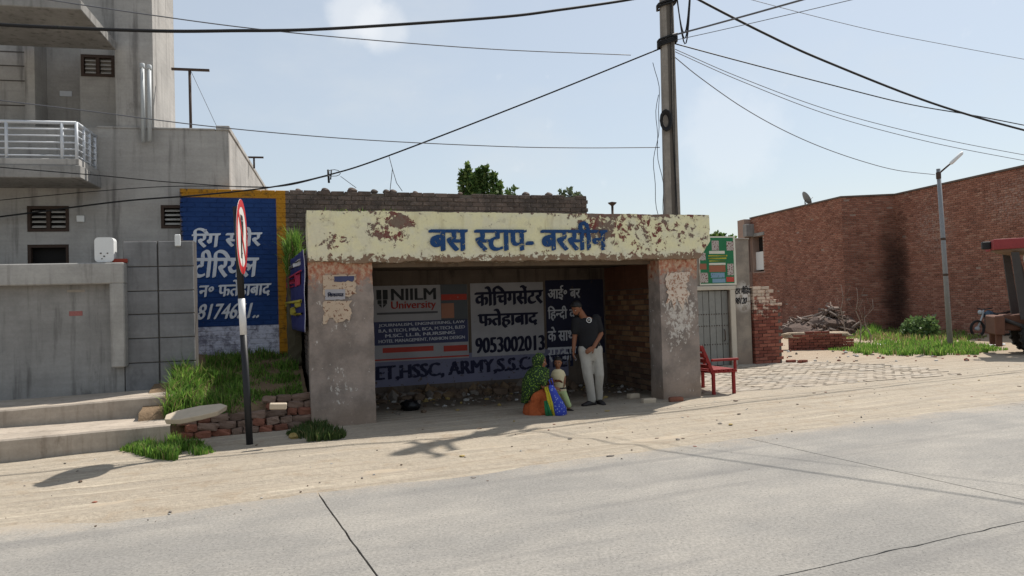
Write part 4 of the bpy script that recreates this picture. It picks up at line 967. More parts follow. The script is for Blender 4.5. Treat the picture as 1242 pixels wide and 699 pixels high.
for k in range(npl):
    a = dx0+.01+(dx1-dx0-.02)*k/npl; e = dx0+.01+(dx1-dx0-.02)*(k+1)/npl-.012; bm = bbox(a, e, .05+.006*(k % 2), .075, .04, dz1-.02, .004); meshobj('plank', bm, TIN, dr)
for z in (.55, 1.0, 1.28):
    for k in range(12): 
        a = dx0+.06+(dx1-dx0-.12)*k/11; bm = NB(); ball(bm, (a, .046, z), .016, 1, (1, .6, 1)); meshobj('rivet', bm, STEEL, dr)
bm = NB(); tube(bm, [(dx1-.16, .02, .62), (dx1-.16, -.01, .66), (dx1-.16, -.01, .86), (dx1-.16, .02, .9)], .014, 6); meshobj('handle', bm, STEEL, dr)
GINK = paint('black_wall_ink', c(36, 34, 36), .62, 20)
px_text('lettering', 'स~टार मीिडया', GA, -.002, 889, 347, 912, 357, GINK, Gt, bold=.05); px_text('lettering', '98120', GA, -.002, 891, 361, 906, 369, GINK, Gt, bold=.05, slant=.2)
# green poster on it
pst = thing('green_poster', 'green printed poster with pale frame high on the plastered gate wall', 'poster', GA.o, GA.a)
def gflat(name, x0, y0, x1, y1, t, mm, parent, th=.004): return flat(name, x0, y0, x1, y1, t, mm, parent, th, GA)
PGRN = paper('green_print', c(46, 112, 76), .2, 9, .74); PCRM = paper('cream_frame', c(206, 204, 190), .2, 9, .8); PYEL = paper('yellow_print', c(190, 180, 70), .2, 20, .7); PBLU = paper('blue_photo_print', c(120, 148, 170), .3, 24, .6, c(60, 62, 66)); PMIX = paper('busy_print', c(176, 168, 162), .3, 30, .52, c(110, 60, 56)); PTAN = paper('brown_print', c(150, 96, 74), .2, 20, .6)
gflat('frame', 846.5, 287, 893, 346, -.004, PCRM, pst, .02); q = gflat('print', 848, 288.5, 891, 344, -.0245, PGRN, pst, .002)
T2 = -.027
for (x0, y0, x1, y1, mm) in ((863, 292, 872, 304, PMIX), (881, 293, 890, 304, PMIX), (858, 308, 881, 318, PGRN), (859, 309.5, 882, 311.2, PYEL), (859, 312.5, 881, 314.5, PYEL), (860, 316, 880, 317.5, PYEL), (848.5, 307, 856, 316, PMIX), (848.5, 320, 857, 327, PTAN), (860, 322, 880, 330, PTAN), (862, 331, 879, 337, PBLU), (849, 331, 859, 343, PMIX), (864, 338, 880, 343, PBLU), (881, 336, 890.5, 342, PRED), (882, 320, 890, 334, PMIX)): gflat('printed_block', x0, y0, x1, y1, T2, mm, q, .002)
for k, (x0, y0, x1, y1) in enumerate(((860, 304.5, 879, 308), (860, 319, 880, 321.5))): gflat('printed_strip', x0, y0, x1, y1, T2, PCRM, q, .002)

# ------------------------------------------------------------------ broken brick pier beside the gate
m, b = mat('whitewashed_red_brick'); v = pos(world=True); x, y, z = sep(v); g = noise(v, 7, 6, .7); g2 = noise(v, 40, 4, .7); r_ = rnd()
col = mixc(ss(r_+g*.4-.2, .2, .8), c(118, 70, 60), c(140, 88, 74)); col = mixc(ss(g+(z-1.35)*.35, .5, .62)*.85, col, c(202, 186, 168)); fin(b, hsv(col, .72+.3*g2+.2*r_), .9, g2, .5, .006, spec=.15); RB = m
Bp = thing('brick_pier', 'broken red brick pier with whitewashed top standing beside the gate wall', 'brick pier', GA.w(gp(915, 443)[0], -.06), GA.a)
PV = [brick_mesh('brick', .23, .11, .072, RB, 40+k) for k in range(5)]; rs = random.Random(14)
wP = gp(949, 443)[0]-gp(915, 443)[0]; hA = gp(922, 351)[1]; hB = gp(940, 361)[1]
bm = NB(); box(bm, .03, wP-.03, .03, .42, -.1, hB-.12); meshobj('pier_core', bm, MORT, Bp)
k = 0; z = .02
while z < hA:
    xs = [0, .24, .48] if k % 2 == 0 else [-.12, .12, .36, .60]
    for xb in xs:
        a, e = max(xb, 0), min(xb+.23, wP)
        if e-a < .06 or (z > hB-.06 and a > wP*.46): continue
        for yy_ in (.055, .40):
            o = link('brick', PV[rs.randrange(5)], Bp, ((a+e)/2+rs.uniform(-.006, .006), yy_+rs.uniform(-.008, .008), z+.036), (rs.uniform(-.02, .02), rs.uniform(-.02, .02), rs.uniform(-.03, .03))); o.scale = ((e-a)/.23, 1, 1)
    for sx in (.055, wP-.055):
        if z < hB-.06 or sx < .1: link('brick', PV[rs.randrange(5)], Bp, (sx, .23, z+.036), (0, 0, R(90)+rs.uniform(-.03, .03)))
    z += .083; k += 1
for i, (sx, sy, dx) in enumerate(((.95, -.1, .3), (1.2, -.25, .7), (1.05, -.3, 1.2))):
    p = Bp.location+GA.ex*sx+GA.ey*sy; bm = bbox(-.115, .115, -.055, .055, 0, .07, .008); tag(meshobj('loose_brick', bm, RB, None, False, (p.x, p.y, ground_z(p.x, p.y)+.0), (0, .05*i, dx)), ('loose red brick nearest the foot of the brick pier', 'loose red brick farthest right of the brick pier foot', 'loose red brick lying crosswise by the brick pier foot')[i], 'brick', 'loose bricks by the pier')

# ------------------------------------------------------------------ brick paving before the gate, half buried in sand
m, b = mat('paver'); v = pos(world=True); g = noise(v, 14, 6, .7); g1 = noise(v, .9, 5, .6); r_ = rnd(); col = mixc(ss(r_*.5+g*.5, .3, .7), c(172, 163, 150), c(156, 146, 134)); col = mixc(ss(g1, .42, .54)*.8, col, c(166, 154, 138)); fin(b, hsv(col, .78+.2*r_+.2*g), .95, g, .5, .006, spec=.15); PAVE = m
PAV = [brick_mesh('paver', .222, .108, .06, PAVE, 60+k, .007, .003) for k in range(5)]; rs = random.Random(17)
pv = meshobj('paving', bbox(.05, .5, .05, .5, -.2, -.15, .004), PAVE, None, False, SH.o, (0, 0, SH.a)); tag(pv, kind='structure')
cells = []
for r_i in range(62):
    for ci in range(34):
        s = SW+.35+ci*.234+(.117 if r_i % 2 else 0); t = .35+r_i*.119; p = SH.w(s, t)
        if t > 6.5-.02*ci or s > SW+6.8-.35*abs(t-2.2) : continue
        if mn.noise(Vector((p.x*.9, p.y*.9, 2)))*.9+rs.uniform(-.25, .25) < -.32-.0*ci+.25*(ci > 22): continue
        cells.append((p.length, s, t))
cells.sort(); st_ = cells[300:]
def pz(s, t): p = SH.w(s, t); return ground_z(p.x, p.y)
for _, s, t in cells[:300]:
    link('paver', PAV[rs.randrange(5)], pv, (s, t, pz(s, t)-.02+rs.uniform(-.006, .006)), (rs.uniform(-.03, .03), rs.uniform(-.03, .03), rs.uniform(-.02, .02)))
bm = NB()
for _, s, t in st_:
    v8 = box(bm, -.111, .111, -.054, .054, -.03, .03); M_ = Matrix.Translation((s, t, pz(s, t)-.02+rs.uniform(-.006, .006))) @ Matrix.Rotation(rs.uniform(-.02, .02), 4, 'Z') @ Matrix.Rotation(rs.uniform(-.03, .03), 4, 'X')
    for q in v8: q.co = M_ @ q.co
tag(meshobj('paver_field', bm, PAVE, pv), kind='stuff')

# ------------------------------------------------------------------ red steel bench by the right pillar
BR = simple('red_bench_paint', c(132, 38, 36), .45, 12, .7, .3)
bo = G(866, 480.5); bl = thing('steel_bench', 'red painted steel bench with slatted back beside the right pillar', 'bench', (bo.x, bo.y, 0), SH.a)
LB, DB = .95, .40
for y in (0, LB):
    for x0 in (0, DB): meshobj('leg', bbox(x0-.025, x0+.025, y-.025, y+.025, -.01, .40, .005), BR, bl)
    meshobj('arm_rest', bbox(-.02, DB+.10, y-.03, y+.03, .585, .625, .006), BR, bl); meshobj('arm_support', bbox(DB+.02, DB+.06, y-.02, y+.02, .40, .584, .004), BR, bl)
    bm = NB(); hexa(bm, [(-.03, y-.022, .36), (.03, y-.022, .36), (.03, y+.022, .36), (-.03, y+.022, .36)], [(-.24, y-.022, .86), (-.19, y-.022, .86), (-.19, y+.022, .86), (-.24, y+.022, .86)]); meshobj('back_post', bm, BR, bl)
meshobj('seat_frame', bbox(-.03, DB+.06, -.03, LB+.03, .385, .42, .005), BR, bl)
for k in range(5): meshobj('seat_slat', bbox(.0+k*.09, .07+k*.09, -.05, LB+.05, .421, .445, .005), BR, bl)
for k in range(4):
    z = .50+k*.10; xx_ = -.03-(z-.36)*.42; bm = NB(); hexa(bm, [(xx_-.005, -.04, z-.035), (xx_+.02, -.04, z-.035), (xx_+.02, LB+.04, z-.035), (xx_-.005, LB+.04, z-.035)], [(xx_-.034, -.04, z+.035), (xx_-.009, -.04, z+.035), (xx_-.009, LB+.04, z+.035), (xx_-.034, LB+.04, z+.035)]); meshobj('back_slat', bm, BR, bl)

# ------------------------------------------------------------------ red brick building in the right distance
HB = 6.1
P1, P2, P3, P4 = (G(910, 264, HB), G(1020, 238, HB), G(1085, 235, HB), G(1242, 200, HB))
P4 = P3+(P4-P3)*1.5
Rb = thing('brick_building', 'large red brick building with soot stained corner in the right distance', 'building')
m, b = mat('far_red_brick'); v = pos(world=True); x, y, z = sep(v); a_ = attr('brickcol'); ar, ag, ab = sep(a_)
g = noise(v, .55, 6, .62); g1 = noise(v, 9, 4, .7); col = mixc(ss(ar, .1, .95), c(142, 96, 80), c(164, 116, 98)); col = mixc(ss(ag, .80, .99)*.45, col, c(182, 146, 126)); col = mixc(ss(ab, .88, .98)*.4, col, c(92, 64, 56))
col = mixc(ss(g, .5, .72)*.45, col, c(96, 66, 58))
dx_ = x-P3.x; dy_ = y-P3.y; d2 = dx_*dx_*1.3+dy_*dy_*1.3
soot = ss(d2+(noise(v, 1.2, 5, .6)-.5)*1.1, 1.15, -.15)*ss(z+noise(v, 1.3, 4, .6)*2.2, 7.2, 4.2)
col = mixc(soot*.78, col, c(24, 22, 22))
wh = gauss(y, z, P3.y-2.2, 4.4, 1.4, 1.5)*ss(g1, .45, .62)*.6+gauss(y, z, P3.y-6.5, 4.9, 2.2, 1.1)*ss(g1, .45, .6)*.55
col = mixc(wh, col, c(168, 150, 140)); fin(b, hsv(col, .74+.34*g1), .92, g1, .4, .01, spec=.12); FRB = m
m, b = mat('far_mortar'); v = pos(world=True); x, y, z = sep(v); g1 = noise(v, 6, 5, .7)
dx_ = x-P3.x; dy_ = y-P3.y; d2 = dx_*dx_*1.3+dy_*dy_*1.3
soot = ss(d2+(noise(v, 1.2, 5, .6)-.5)*1.1, 1.15, -.15)*ss(z+noise(v, 1.3, 4, .6)*2.2, 7.2, 4.2)
fin(b, mixc(soot*.78, hsv(c(156, 134, 122), .7+.5*g1), c(24, 22, 22)), .95, g1, .4, .01, spec=.1); FMO = m
def brickwall(A, B, top, label, hole=None):
    f = Frame(A, math.atan2(B.y-A.y, B.x-A.x)); ln = (Vector((B.x, B.y, 0))-Vector((A.x, A.y, 0))).length+(.12 if label == 'b' else 0)
    hold = bpy.data.objects.new('wall_section', None)
    hl = [hole(f)] if hole else []; bm = wall_holes(.012, ln, -.3, top-.06, hl, .022, .6, .4); w = meshobj('wall', bm, FMO, Rb, False, f.o, (0, 0, f.a)); bpy.data.objects.remove(hold)
    ce = [(q[0], q[1], q[2], q[3], 0.0) for q in courses(0, ln, -.1, top-.08, .242, .084, .013)]
    rs_ = random.Random(int(ln*100)); ce = [q for q in ce if rs_.random() > .004 and not any(q[0] < h_[1] and q[1]+q[3] > h_[2] and q[1] < h_[3] for h_ in hl)]
    o = bricks_joined('brick_courses', ce, FRB, w, .1, .007, int(ln*10)); tag(o, kind='stuff')
    meshobj('coping', bbox(-.03, ln+.03, -.05, .45, top-.08, top, .01), simple('coping_cement', c(96, 84, 76), .3) if 'coping_cement' not in MATS else MATS['coping_cement'], Rb, False, f.o, (0, 0, f.a)); return f, ln
def end_hole(f): return (.10, f.at(925, 300)[0], f.at(917, 330)[1], f.at(917, 287)[1])
fa_, _l = brickwall(P1, P2, HB, 'a', end_hole); hq_ = end_hole(fa_)
meshobj('dark_backing', bbox(hq_[0]+.02, hq_[1]-.02, .40, .42, hq_[2]+.02, hq_[3]-.02, .004), DARK, Rb, False, fa_.o, (0, 0, fa_.a)); meshobj('white_shutter', bbox(hq_[1]-1.3, hq_[1]-.05, .2, .24, hq_[2]+.1, hq_[2]+1.1, .01), WHITE, Rb, False, fa_.o, (0, 0, fa_.a)); meshobj('lintel', bbox(hq_[0], hq_[1]+.2, -.03, .05, hq_[3], hq_[3]+.18, .01), PLAST2, Rb, False, fa_.o, (0, 0, fa_.a))  # near-black panel paints in the shade inside the opening
brickwall(P2, P3, HB, 'b'); brickwall(P3+(P3-P4).normalized()*.12, P4, HB-.003, 'c')
fE = Frame(P1, R(11)); px_ = lambda x_, y_: fE.at(x_, y_)
e0 = px_(903, 270)[0]; ez = px_(905, 266)[1]; wz1 = px_(910, 288)[1]; wz0 = px_(910, 331)[1]
meshobj('end_wall', wall_holes(e0, .14, -.2, ez, [(e0+.25, -.06, wz0, wz1)], .05, .8, .5), FMO, Rb, False, fE.o, (0, 0, fE.a))
meshobj('balcony_slab', bbox(e0-.1, .15, -.35, .04, wz1+.02, wz1+.7, .02), PLAST2, Rb, False, fE.o, (0, 0, fE.a)); meshobj('dark_backing', bbox(e0+.27, -.08, .5, .54, wz0+.02, wz1-.02, .005), DARK, Rb, False, fE.o, (0, 0, fE.a)); meshobj('white_shutter', bbox(-.42, -.08, .32, .36, wz0+.15, wz1-.85, .01), WHITE, Rb, False, fE.o, (0, 0, fE.a))  # here too the opening's shade is a near-black panel
# satellite dish on its roof
q = P1.lerp(P2, .60); ds = thing('satellite_dish', 'small grey satellite dish on the roof of the brick building', 'satellite dish', (q.x+.25, q.y, HB-.02))
bm = NB(); tube(bm, [(0, 0, -.05), (0, 0, .28)], .025, 8); meshobj('mast', bm, STEEL, ds)
bm = NB(); lathe(bm, [(.02, 0), (.2, .03), (.36, .11), (.37, .12), (.2, .045), (.02, .015)], 20); bmesh.ops.rotate(bm, verts=bm.verts, cent=(0, 0, 0), matrix=Matrix.Rotation(R(62), 3, 'Y')); bmesh.ops.translate(bm, verts=bm.verts, vec=(0, 0, .33)); meshobj('dish', bm, simple('dish_grey', c(126, 128, 128), .2), ds, True)
bm = NB(); tube(bm, [(.02, 0, .12), (.4, 0, .42)], .012, 6); meshobj('feed_arm', bm, STEEL, ds)
# wire along the wall
f = Frame(P2, math.atan2(P3.y-P2.y, P3.x-P2.x)); 
# ------------------------------------------------------------------ low broken wall, heap, scrub
lw = G(958, 426); lw2 = G(1036, 424); Lw = thing('broken_brick_wall', 'low broken red brick wall on the dirt before the brick building', 'wall', (lw.x, lw.y, 0), math.atan2(lw2.y-lw.y, lw2.x-lw.x)); ll = (lw2-lw).length
rs = random.Random(19)
bm = NB(); box(bm, .1, ll-.3, .04, .45, -.1, .42); meshobj('wall_core', bm, MORT, Lw)
for (x, z, l, h) in courses(0, ll, 0, .66, .242, .083, .012):
    if z > .22+.5*(.6+.8*mn.noise(Vector((x*.9, 3, 0))))*(1-((x/ll)-.45)**2*2.2): continue
    o = link('brick', PV[rs.randrange(5)], Lw, (x+l/2, .05+rs.uniform(-.012, .012), z+h/2), (rs.uniform(-.03, .03), rs.uniform(-.02, .02), rs.uniform(-.04, .04))); o.scale = (l/.23, 1, 1)
bm = NB(); stone(bm, ll*.46, .3, .1, 7, .35); meshobj('earth_cap', bm, simple('pale_rubble_earth', c(178, 160, 138), .3, 6, .95, .8), Lw, True, (ll*.48, .3, .44))
# rubbish and firewood heap
hc = G(1000, 417); hc = hc+Vector((hc.x, hc.y, 0)).normalized()*5.0; hp_ = thing('firewood_heap', 'grey heap of broken wood and rubble against the brick building', 'heap', (hc.x, hc.y, 0))
bm = NB(); ball(bm, (0, 0, .0), 1, 3, (1.7, 1.0, .72), .5, 1.6); meshobj('rubble_mass', bm, simple('dark_rubble', c(92, 76, 68), .5, 4, .95, .9, 12, dist=.05), hp_)
wm = [simple('grey_wood', c(140, 126, 116), .35, 8, .9), simple('brown_wood', c(104, 86, 76), .35, 8, .9)]
for k in range(260):
    a = rs.uniform(0, 6.28); r = rs.random()**.6; x, y = 1.75*r*math.cos(a), 1.0*r*math.sin(a); zz_ = .08+1.05*(1-r**1.5)*(.8+.5*mn.noise(Vector((x*1.3, y, 0))))+rs.uniform(-.05, .12); l = rs.uniform(.25, .8); bm = NB()
    d = Vector((rs.uniform(-1, 1), rs.uniform(-1, 1), rs.uniform(-.35, .45))).normalized()*l/2; mid = Vector((x, y, zz_)); tube(bm, [mid-d, mid+Vector((rs.uniform(-.05, .05), 0, rs.uniform(-.04, .04))), mid+d], [rs.uniform(.02, .06), .04, rs.uniform(.015, .04)], 5); meshobj('wood_piece', bm, wm[k % 2], hp_)
hq = hc+Vector((-2.6, .8, 0)); bm = NB(); ball(bm, (0, 0, .05), 1, 3, (1.3, .8, .55), .8, 2.4); tag(meshobj('rubble_heap', bm, MATS['dark_rubble'], None, False, (hq.x, hq.y, 0)), 'low dark rubble heap left of the firewood heap', 'heap')
for k, (px, py, h, lab) in enumerate(((1025, 420, 2.0, 'tall bare dry stalk standing before the firewood heap'), (1043, 419, 1.9, 'bent dry stalk on the grass right of the firewood heap'), (1055, 418, 1.5, 'short forked dry stalk farthest right of the firewood heap'))):
    p = G(px, py); st = thing('dry_plant', lab, 'plant', (p.x, p.y, -.02), 0, 'dry stalks'); bm = NB(); rr2 = random.Random(k)
    mp_ = [(rr2.uniform(-.06, .06)*i, .0, h*i/5) for i in range(6)]; tube(bm, mp_, [.022, .02, .017, .013, .01, .006], 6); meshobj('stem', bm, MATS['grey_wood'], st, True)
    for j in range(7): 
        bm = NB(); z = h*rr2.uniform(.2, .9); a = rr2.uniform(0, 6.28); i_ = int(z/h*5); b0 = Vector(mp_[i_]); tube(bm, [b0, b0+Vector((math.cos(a)*.15, math.sin(a)*.15, .15)), b0+Vector((math.cos(a)*.25, math.sin(a)*.25, .38))], [.01, .008, .004], 5); meshobj('twig', bm, MATS['brown_wood'], st, True)
def gpatch(px0, py0, px1, py1, n, seed): return patch(px0, py0, px1, py1, n, seed, .05)
grass('grass', patch(1000, 433, 1225, 417, 6500, 41, .1), (.08, .25), 41, 'bright green grass strip round the street lamp', wid=.012)
grass('grass', patch(1020, 418, 1200, 402, 2600, 42, .2), (.10, .3), 42, 'dry patchy grass behind the street lamp strip', dry=.5, wid=.016)
grass('grass', patch(1035, 412, 1075, 400, 900, 43), (.2, .5), 43, 'taller green weeds before the soot stained corner', wid=.018)
# ------------------------------------------------------------------ shrubs and trees
BARK = simple('bark', c(96, 80, 64), .4, 10, .95, .8)
m, b = mat('leaf'); col = attr('bladecol'); fin(b, col, .55, spec=.3); tr = NT.nodes.new('ShaderNodeBsdfTranslucent'); NT.links.new(col, tr.inputs['Color']); ad = NT.nodes.new('ShaderNodeMixShader'); ad.inputs[0].default_value = .3
NT.links.new(b.outputs[0], ad.inputs[1]); NT.links.new(tr.outputs[0], ad.inputs[2]); NT.links.new(ad.outputs[0], NT.nodes['Material Output'].inputs['Surface']); LEAF = m
def crown(parent, pts, size, seed, base=((.05, .10, .025), (.09, .16, .04), (.15, .21, .06)), name='crown', up=.3):
    rs_ = random.Random(seed); V_, F_, C_ = [], [], []
    for p in pts:
        d = Vector((rs_.gauss(0, 1), rs_.gauss(0, 1), rs_.gauss(up, 1))).normalized(); e = d.cross(Vector((rs_.gauss(0, 1), rs_.gauss(0, 1), rs_.gauss(0, 1)))).normalized(); l = size*rs_.uniform(.7, 1.4); w = l*.35; q = Vector(p); i = len(V_)
        V_ += [q, q+d*l*.5+e*w, q+d*l, q+d*l*.5-e*w]; F_ += [(i, i+1, i+2, i+3)]; cc = base[rs_.randrange(3)]; k = rs_.uniform(.7, 1.3); C_ += [(cc[0]*k, cc[1]*k, cc[2]*k, 1)]*4
    me = bpy.data.meshes.new(name); me.from_pydata([tuple(v) for v in V_], [], F_); ca = me.color_attributes.new('bladecol', 'FLOAT_COLOR', 'POINT'); ca.data.foreach_set('color', [x for q in C_ for x in q]); me.materials.append(LEAF); return link(name, me, parent)
def tree(label, px, py_top, dist, spires, leaf, n, seed, name='leafy_tree', zlow=2.5, base=None):
    """spires: (px, py top, radius)"""
    bx = D(px, py_top, dist); T = thing(name, label, 'tree', (bx.x, dist, 0)); rs_ = random.Random(seed); pts = []
    bm = NB(); tube(bm, [(0, 0, -.2), (.05, 0, 1.2), (0, .03, zlow)], [.16, .13, .1], 8)
    for (sx, sy, r) in spires:
        q = D(sx, sy, dist); tx = q.x-bx.x; oy = rs_.uniform(-.5, .5)*r; tube(bm, [(0, .03, zlow-.4), (tx*.7, oy*.6, (zlow+q.z)/2), (tx, oy, q.z-.1)], [.07, .045, .012], 6)
        for k in range(n):
            h = rs_.random()**.8; z = zlow+(q.z-zlow)*h; rr = r*(1-h**1.7)*(.55+.45*rs_.random()**.5)+.03; a = rs_.uniform(0, 6.283); lump = 1+.45*mn.noise(Vector((math.cos(a)*1.5+sx, math.sin(a)*1.5, z*2.2)))
            pts.append((tx*(.4+.6*h)+rr*lump*math.cos(a), oy+rr*lump*math.sin(a), z))
    meshobj('trunk', bm, BARK, T, True); crown(T, pts, leaf, seed, *( [base] if base else [])); return T
tree('dark green pointed tree showing above the brick wall', 580, 203, 21, [(560, 208, .24), (567, 201, .26), (581, 206, .22), (588, 203, .26), (599, 211, .26), (606, 222, .24), (574, 215, .3)], .12, 1000, 5)
tree('small sprig of leaves just right of the dark tree', 622, 227, 20, [(622, 228, .14), (616, 231, .12)], .12, 160, 6, zlow=3.2)
tree('pale low bush top showing near the right end of the brick wall', 688, 231, 20, [(680, 233, .25), (690, 231, .3), (700, 235, .25)], .12, 260, 7, zlow=3.2, base=((.10, .13, .07), (.13, .16, .09), (.07, .10, .05)))
tree('green creeper top above the green poster', 870, 284, 19.6, [(858, 288, .3), (868, 284, .35), (878, 285, .3), (886, 288, .25)], .1, 420, 8, zlow=2.6, base=((.10, .17, .04), (.14, .22, .05), (.07, .12, .03)))
p = G(1118, 412); sb = thing('round_shrub', 'small round leafy shrub behind the street lamp', 'shrub', (p.x, p.y, 0)); rs = random.Random(77); pts = []
for k in range(1400):
    a = rs.uniform(0, 6.283); u = rs.uniform(0, 1); r = .55*(.6+.4*rs.random()); h = rs.random(); lump = 1+.4*mn.noise(Vector((math.cos(a)*2, math.sin(a)*2, h*3))); pts.append((r*math.sqrt(1-(2*h-1)**2*.9)*math.cos(a)*lump*1.1, r*math.sqrt(1-(2*h-1)**2*.9)*math.sin(a)*lump, .05+.62*h*lump))
crown(sb, pts, .13, 12, ((.11, .18, .06), (.16, .24, .08), (.08, .14, .05)), 'foliage'); bm = NB(); tube(bm, [(0, 0, -.1), (.02, 0, .5)], [.03, .015], 6); meshobj('stem', bm, BARK, sb)
# small roof lamp post behind the shelter roof
p = D(743, 259, 16.5); q = D(743, 246, 16.5); rl = thing('roof_post', 'little dark post with a flat cap above the shelter roof edge', 'post', (p.x, p.y, 0)); bm = NB(); tube(bm, [(0, 0, 0), (0, 0, q.z-.06)], .028, 8); meshobj('post', bm, STEEL, rl); bm = NB(); lathe(bm, [(.03, q.z-.07), (.09, q.z-.02), (.1, q.z), (.02, q.z+.02)], 12); meshobj('cap', bm, STEEL, rl)

# ------------------------------------------------------------------ street lamp
tp = D(1138, 205, LP.y); ax, az = tp.x-LP.x, tp.z; lm = thing('street_lamp', 'slim leaning grey street lamp post with tube light arm on the grass', 'street lamp', (LP.x, LP.y, 0))
bm = NB(); tube(bm, [(0, 0, -.2), (ax*.5, 0, az*.5), (ax, 0, az)], [.078, .066, .056], 12); meshobj('post', bm, simple('lamp_post_grey', c(132, 134, 136), .3, 9, .6, .2, metal=.2), lm, True)
bm = NB(); lathe(bm, [(.062, az-.3), (.068, az-.28), (.068, az-.12), (.062, az-.1)], 12, ax); meshobj('clamp', bm, STEEL, lm)
e1_ = D(1147, 204, LP.y)-LP; e2_ = D(1164, 186, LP.y)-LP; bm = NB(); tube(bm, [(ax, 0, az-.15), (e1_.x-.05, -.1, e1_.z), (e1_.x+.08, -.15, e1_.z+.12)], .025, 8); meshobj('arm', bm, STEEL, lm, True)
dv = (e2_-e1_); bm = NB(); c0 = Vector((e1_.x+.04, -.15, e1_.z+.08)); c1 = Vector((e2_.x, -.15, e2_.z)); tube(bm, [c0, c0.lerp(c1, .1), c0.lerp(c1, .9), c1], [.025, .052, .052, .025], 10); meshobj('lamp_head', bm, WHITE, lm, True)
for z in (az*.4, az*.6): 
    bm = NB(); lathe(bm, [(.07, z), (.074, z+.01), (.074, z+.06), (.07, z+.07)], 12, ax*z/az); meshobj('band', bm, STEEL, lm)

# ------------------------------------------------------------------ people
SKIN = simple('brown_skin', c(122, 80, 58), .12, 8, .6, .1); SKIN2 = simple('brown_skin_child', c(126, 84, 60), .12, 8, .6, .1)
HAIR = simple('black_hair', c(22, 19, 18), .2, 30, .5, .4, 90)
def chain(bm, pts, rads, n=12):
    """limb: tapered tube with rounded ends"""
    pts = [Vector(p) for p in pts]; sp_, sr = [], []
    for i in range(len(pts)-1):
        for k in range(4): t = k/4; sp_.append(pts[i].lerp(pts[i+1], t)); sr.append(rads[i]+(rads[i+1]-rads[i])*t)
    sp_.append(pts[-1]); sr.append(rads[-1])
    tube(bm, sp_, sr, n); ball(bm, pts[0], rads[0], 2); ball(bm, pts[-1], rads[-1], 2)
def hand(bm, wrist, fwd, palm_n, sc=1.0, curl=.5, side=1):
    """palm with five bent fingers; palm_n is where the palm looks, side puts the thumb"""
    f = Vector(fwd).normalized(); n_ = Vector(palm_n); n_ = (n_-f*n_.dot(f)).normalized(); s_ = f.cross(n_).normalized()*side; w = Vector(wrist)
    loft(bm, [(w, s_*.024*sc, n_*.017*sc), (w+f*.04*sc, s_*.040*sc, n_*.016*sc), (w+f*.085*sc, s_*.043*sc, n_*.014*sc), (w+f*.10*sc, s_*.040*sc, n_*.012*sc)], 12)
    for k, l in enumerate((.068, .078, .073, .056)):
        b0 = w+f*.088*sc+s_*(.030-.020*k)*sc; d1 = (f+n_*curl*.5).normalized(); d2 = (f+n_*curl*1.4).normalized(); d3 = (f*.6+n_*curl*2).normalized()
        p1 = b0+d1*l*.45*sc; p2 = p1+d2*l*.32*sc; p3 = p2+d3*l*.26*sc; chain(bm, [b0, p1, p2, p3], [.0095*sc, .009*sc, .0085*sc, .0072*sc], 8)
    t0 = w+f*.03*sc+s_*.03*sc; t1 = t0+(f*.6+s_*.8+n_*.2).normalized()*.036*sc; t2 = t1+(f+s_*.25+n_*.4).normalized()*.03*sc; chain(bm, [w+f*.015*sc+s_*.012*sc, t0, t1, t2], [.014*sc, .013*sc, .010*sc, .008*sc], 8)
def head(bm, cc, fwd, up, h):
    """skull, jaw, nose, brow, lips, ears; h = head height"""
    f = Vector(fwd).normalized(); u = Vector(up); u = (u-f*u.dot(f)).normalized(); s_ = f.cross(u); cc = Vector(cc)
    P = lambda a, b_, d: cc+s_*a*h+f*b_*h+u*d*h
    loft(bm, [(P(0, .10, -.50), s_*.10*h, f*.08*h), (P(0, .08, -.44), s_*.19*h, f*.20*h), (P(0, .04, -.30), s_*.27*h, f*.31*h), (P(0, .01, -.10), s_*.315*h, f*.37*h), (P(0, -.01, .10), s_*.335*h, f*.40*h), (P(0, -.02, .28), s_*.31*h, f*.37*h), (P(0, -.02, .42), s_*.22*h, f*.26*h), (P(0, -.02, .50), s_*.08*h, f*.1*h)], 20)
    chain(bm, [P(0, .36, .06), P(0, .43, -.08), P(0, .46, -.15)], [.03*h, .04*h, .05*h], 8); chain(bm, [P(-.05, .41, -.17), P(.05, .41, -.17)], [.032*h, .032*h], 8)
    chain(bm, [P(-.17, .33, .09), P(0, .385, .085), P(.17, .33, .09)], [.03*h]*3, 8); chain(bm, [P(-.085, .345, -.285), P(0, .37, -.28), P(.085, .345, -.285)], [.026*h, .032*h, .026*h], 8)
    for k in (-1, 1): ball(bm, P(.335*k, -.02, -.03), 1, 2, (.05*h, .08*h, .11*h))
    return P, f, u, s_
def eyes(P, h, parent, skin_w=None):
    ew = MATS.get('eye_white') or simple('eye_white', c(190, 184, 176), .05, 5, .3, 0); ed = MATS.get('eye_dark') or simple('eye_dark', c(26, 20, 18), .05, 5, .3, 0)
    for k in (-1, 1):
        bm = NB(); ball(bm, P(.14*k, .315, .0), .045*h, 2); e = meshobj('eye', bm, ew, parent, True); bm = NB(); ball(bm, P(.14*k, .345, .0), .026*h, 1); meshobj('iris', bm, ed, e, True)
        bm = NB(); chain(bm, [P(.06*k, .375, .105), P(.15*k, .36, .125), P(.23*k, .30, .10)], [.014*h, .018*h, .01*h], 6); meshobj('eyebrow', bm, HAIR, parent, True)
def figure(name, label, loc): return thing(name, label, 'person', loc)

def folds(o, amp, fs, seed):
    me = o.data; nn = [v.normal.copy() for v in me.vertices]
    for v, n_ in zip(me.vertices, nn):
        a = math.atan2(v.co.y, v.co.x-.0); q = Vector((v.co.x*fs+seed, v.co.y*fs, v.co.z*fs*.3)); v.co += n_*(amp*mn.noise(q)+amp*.5*mn.noise(q*2.3))
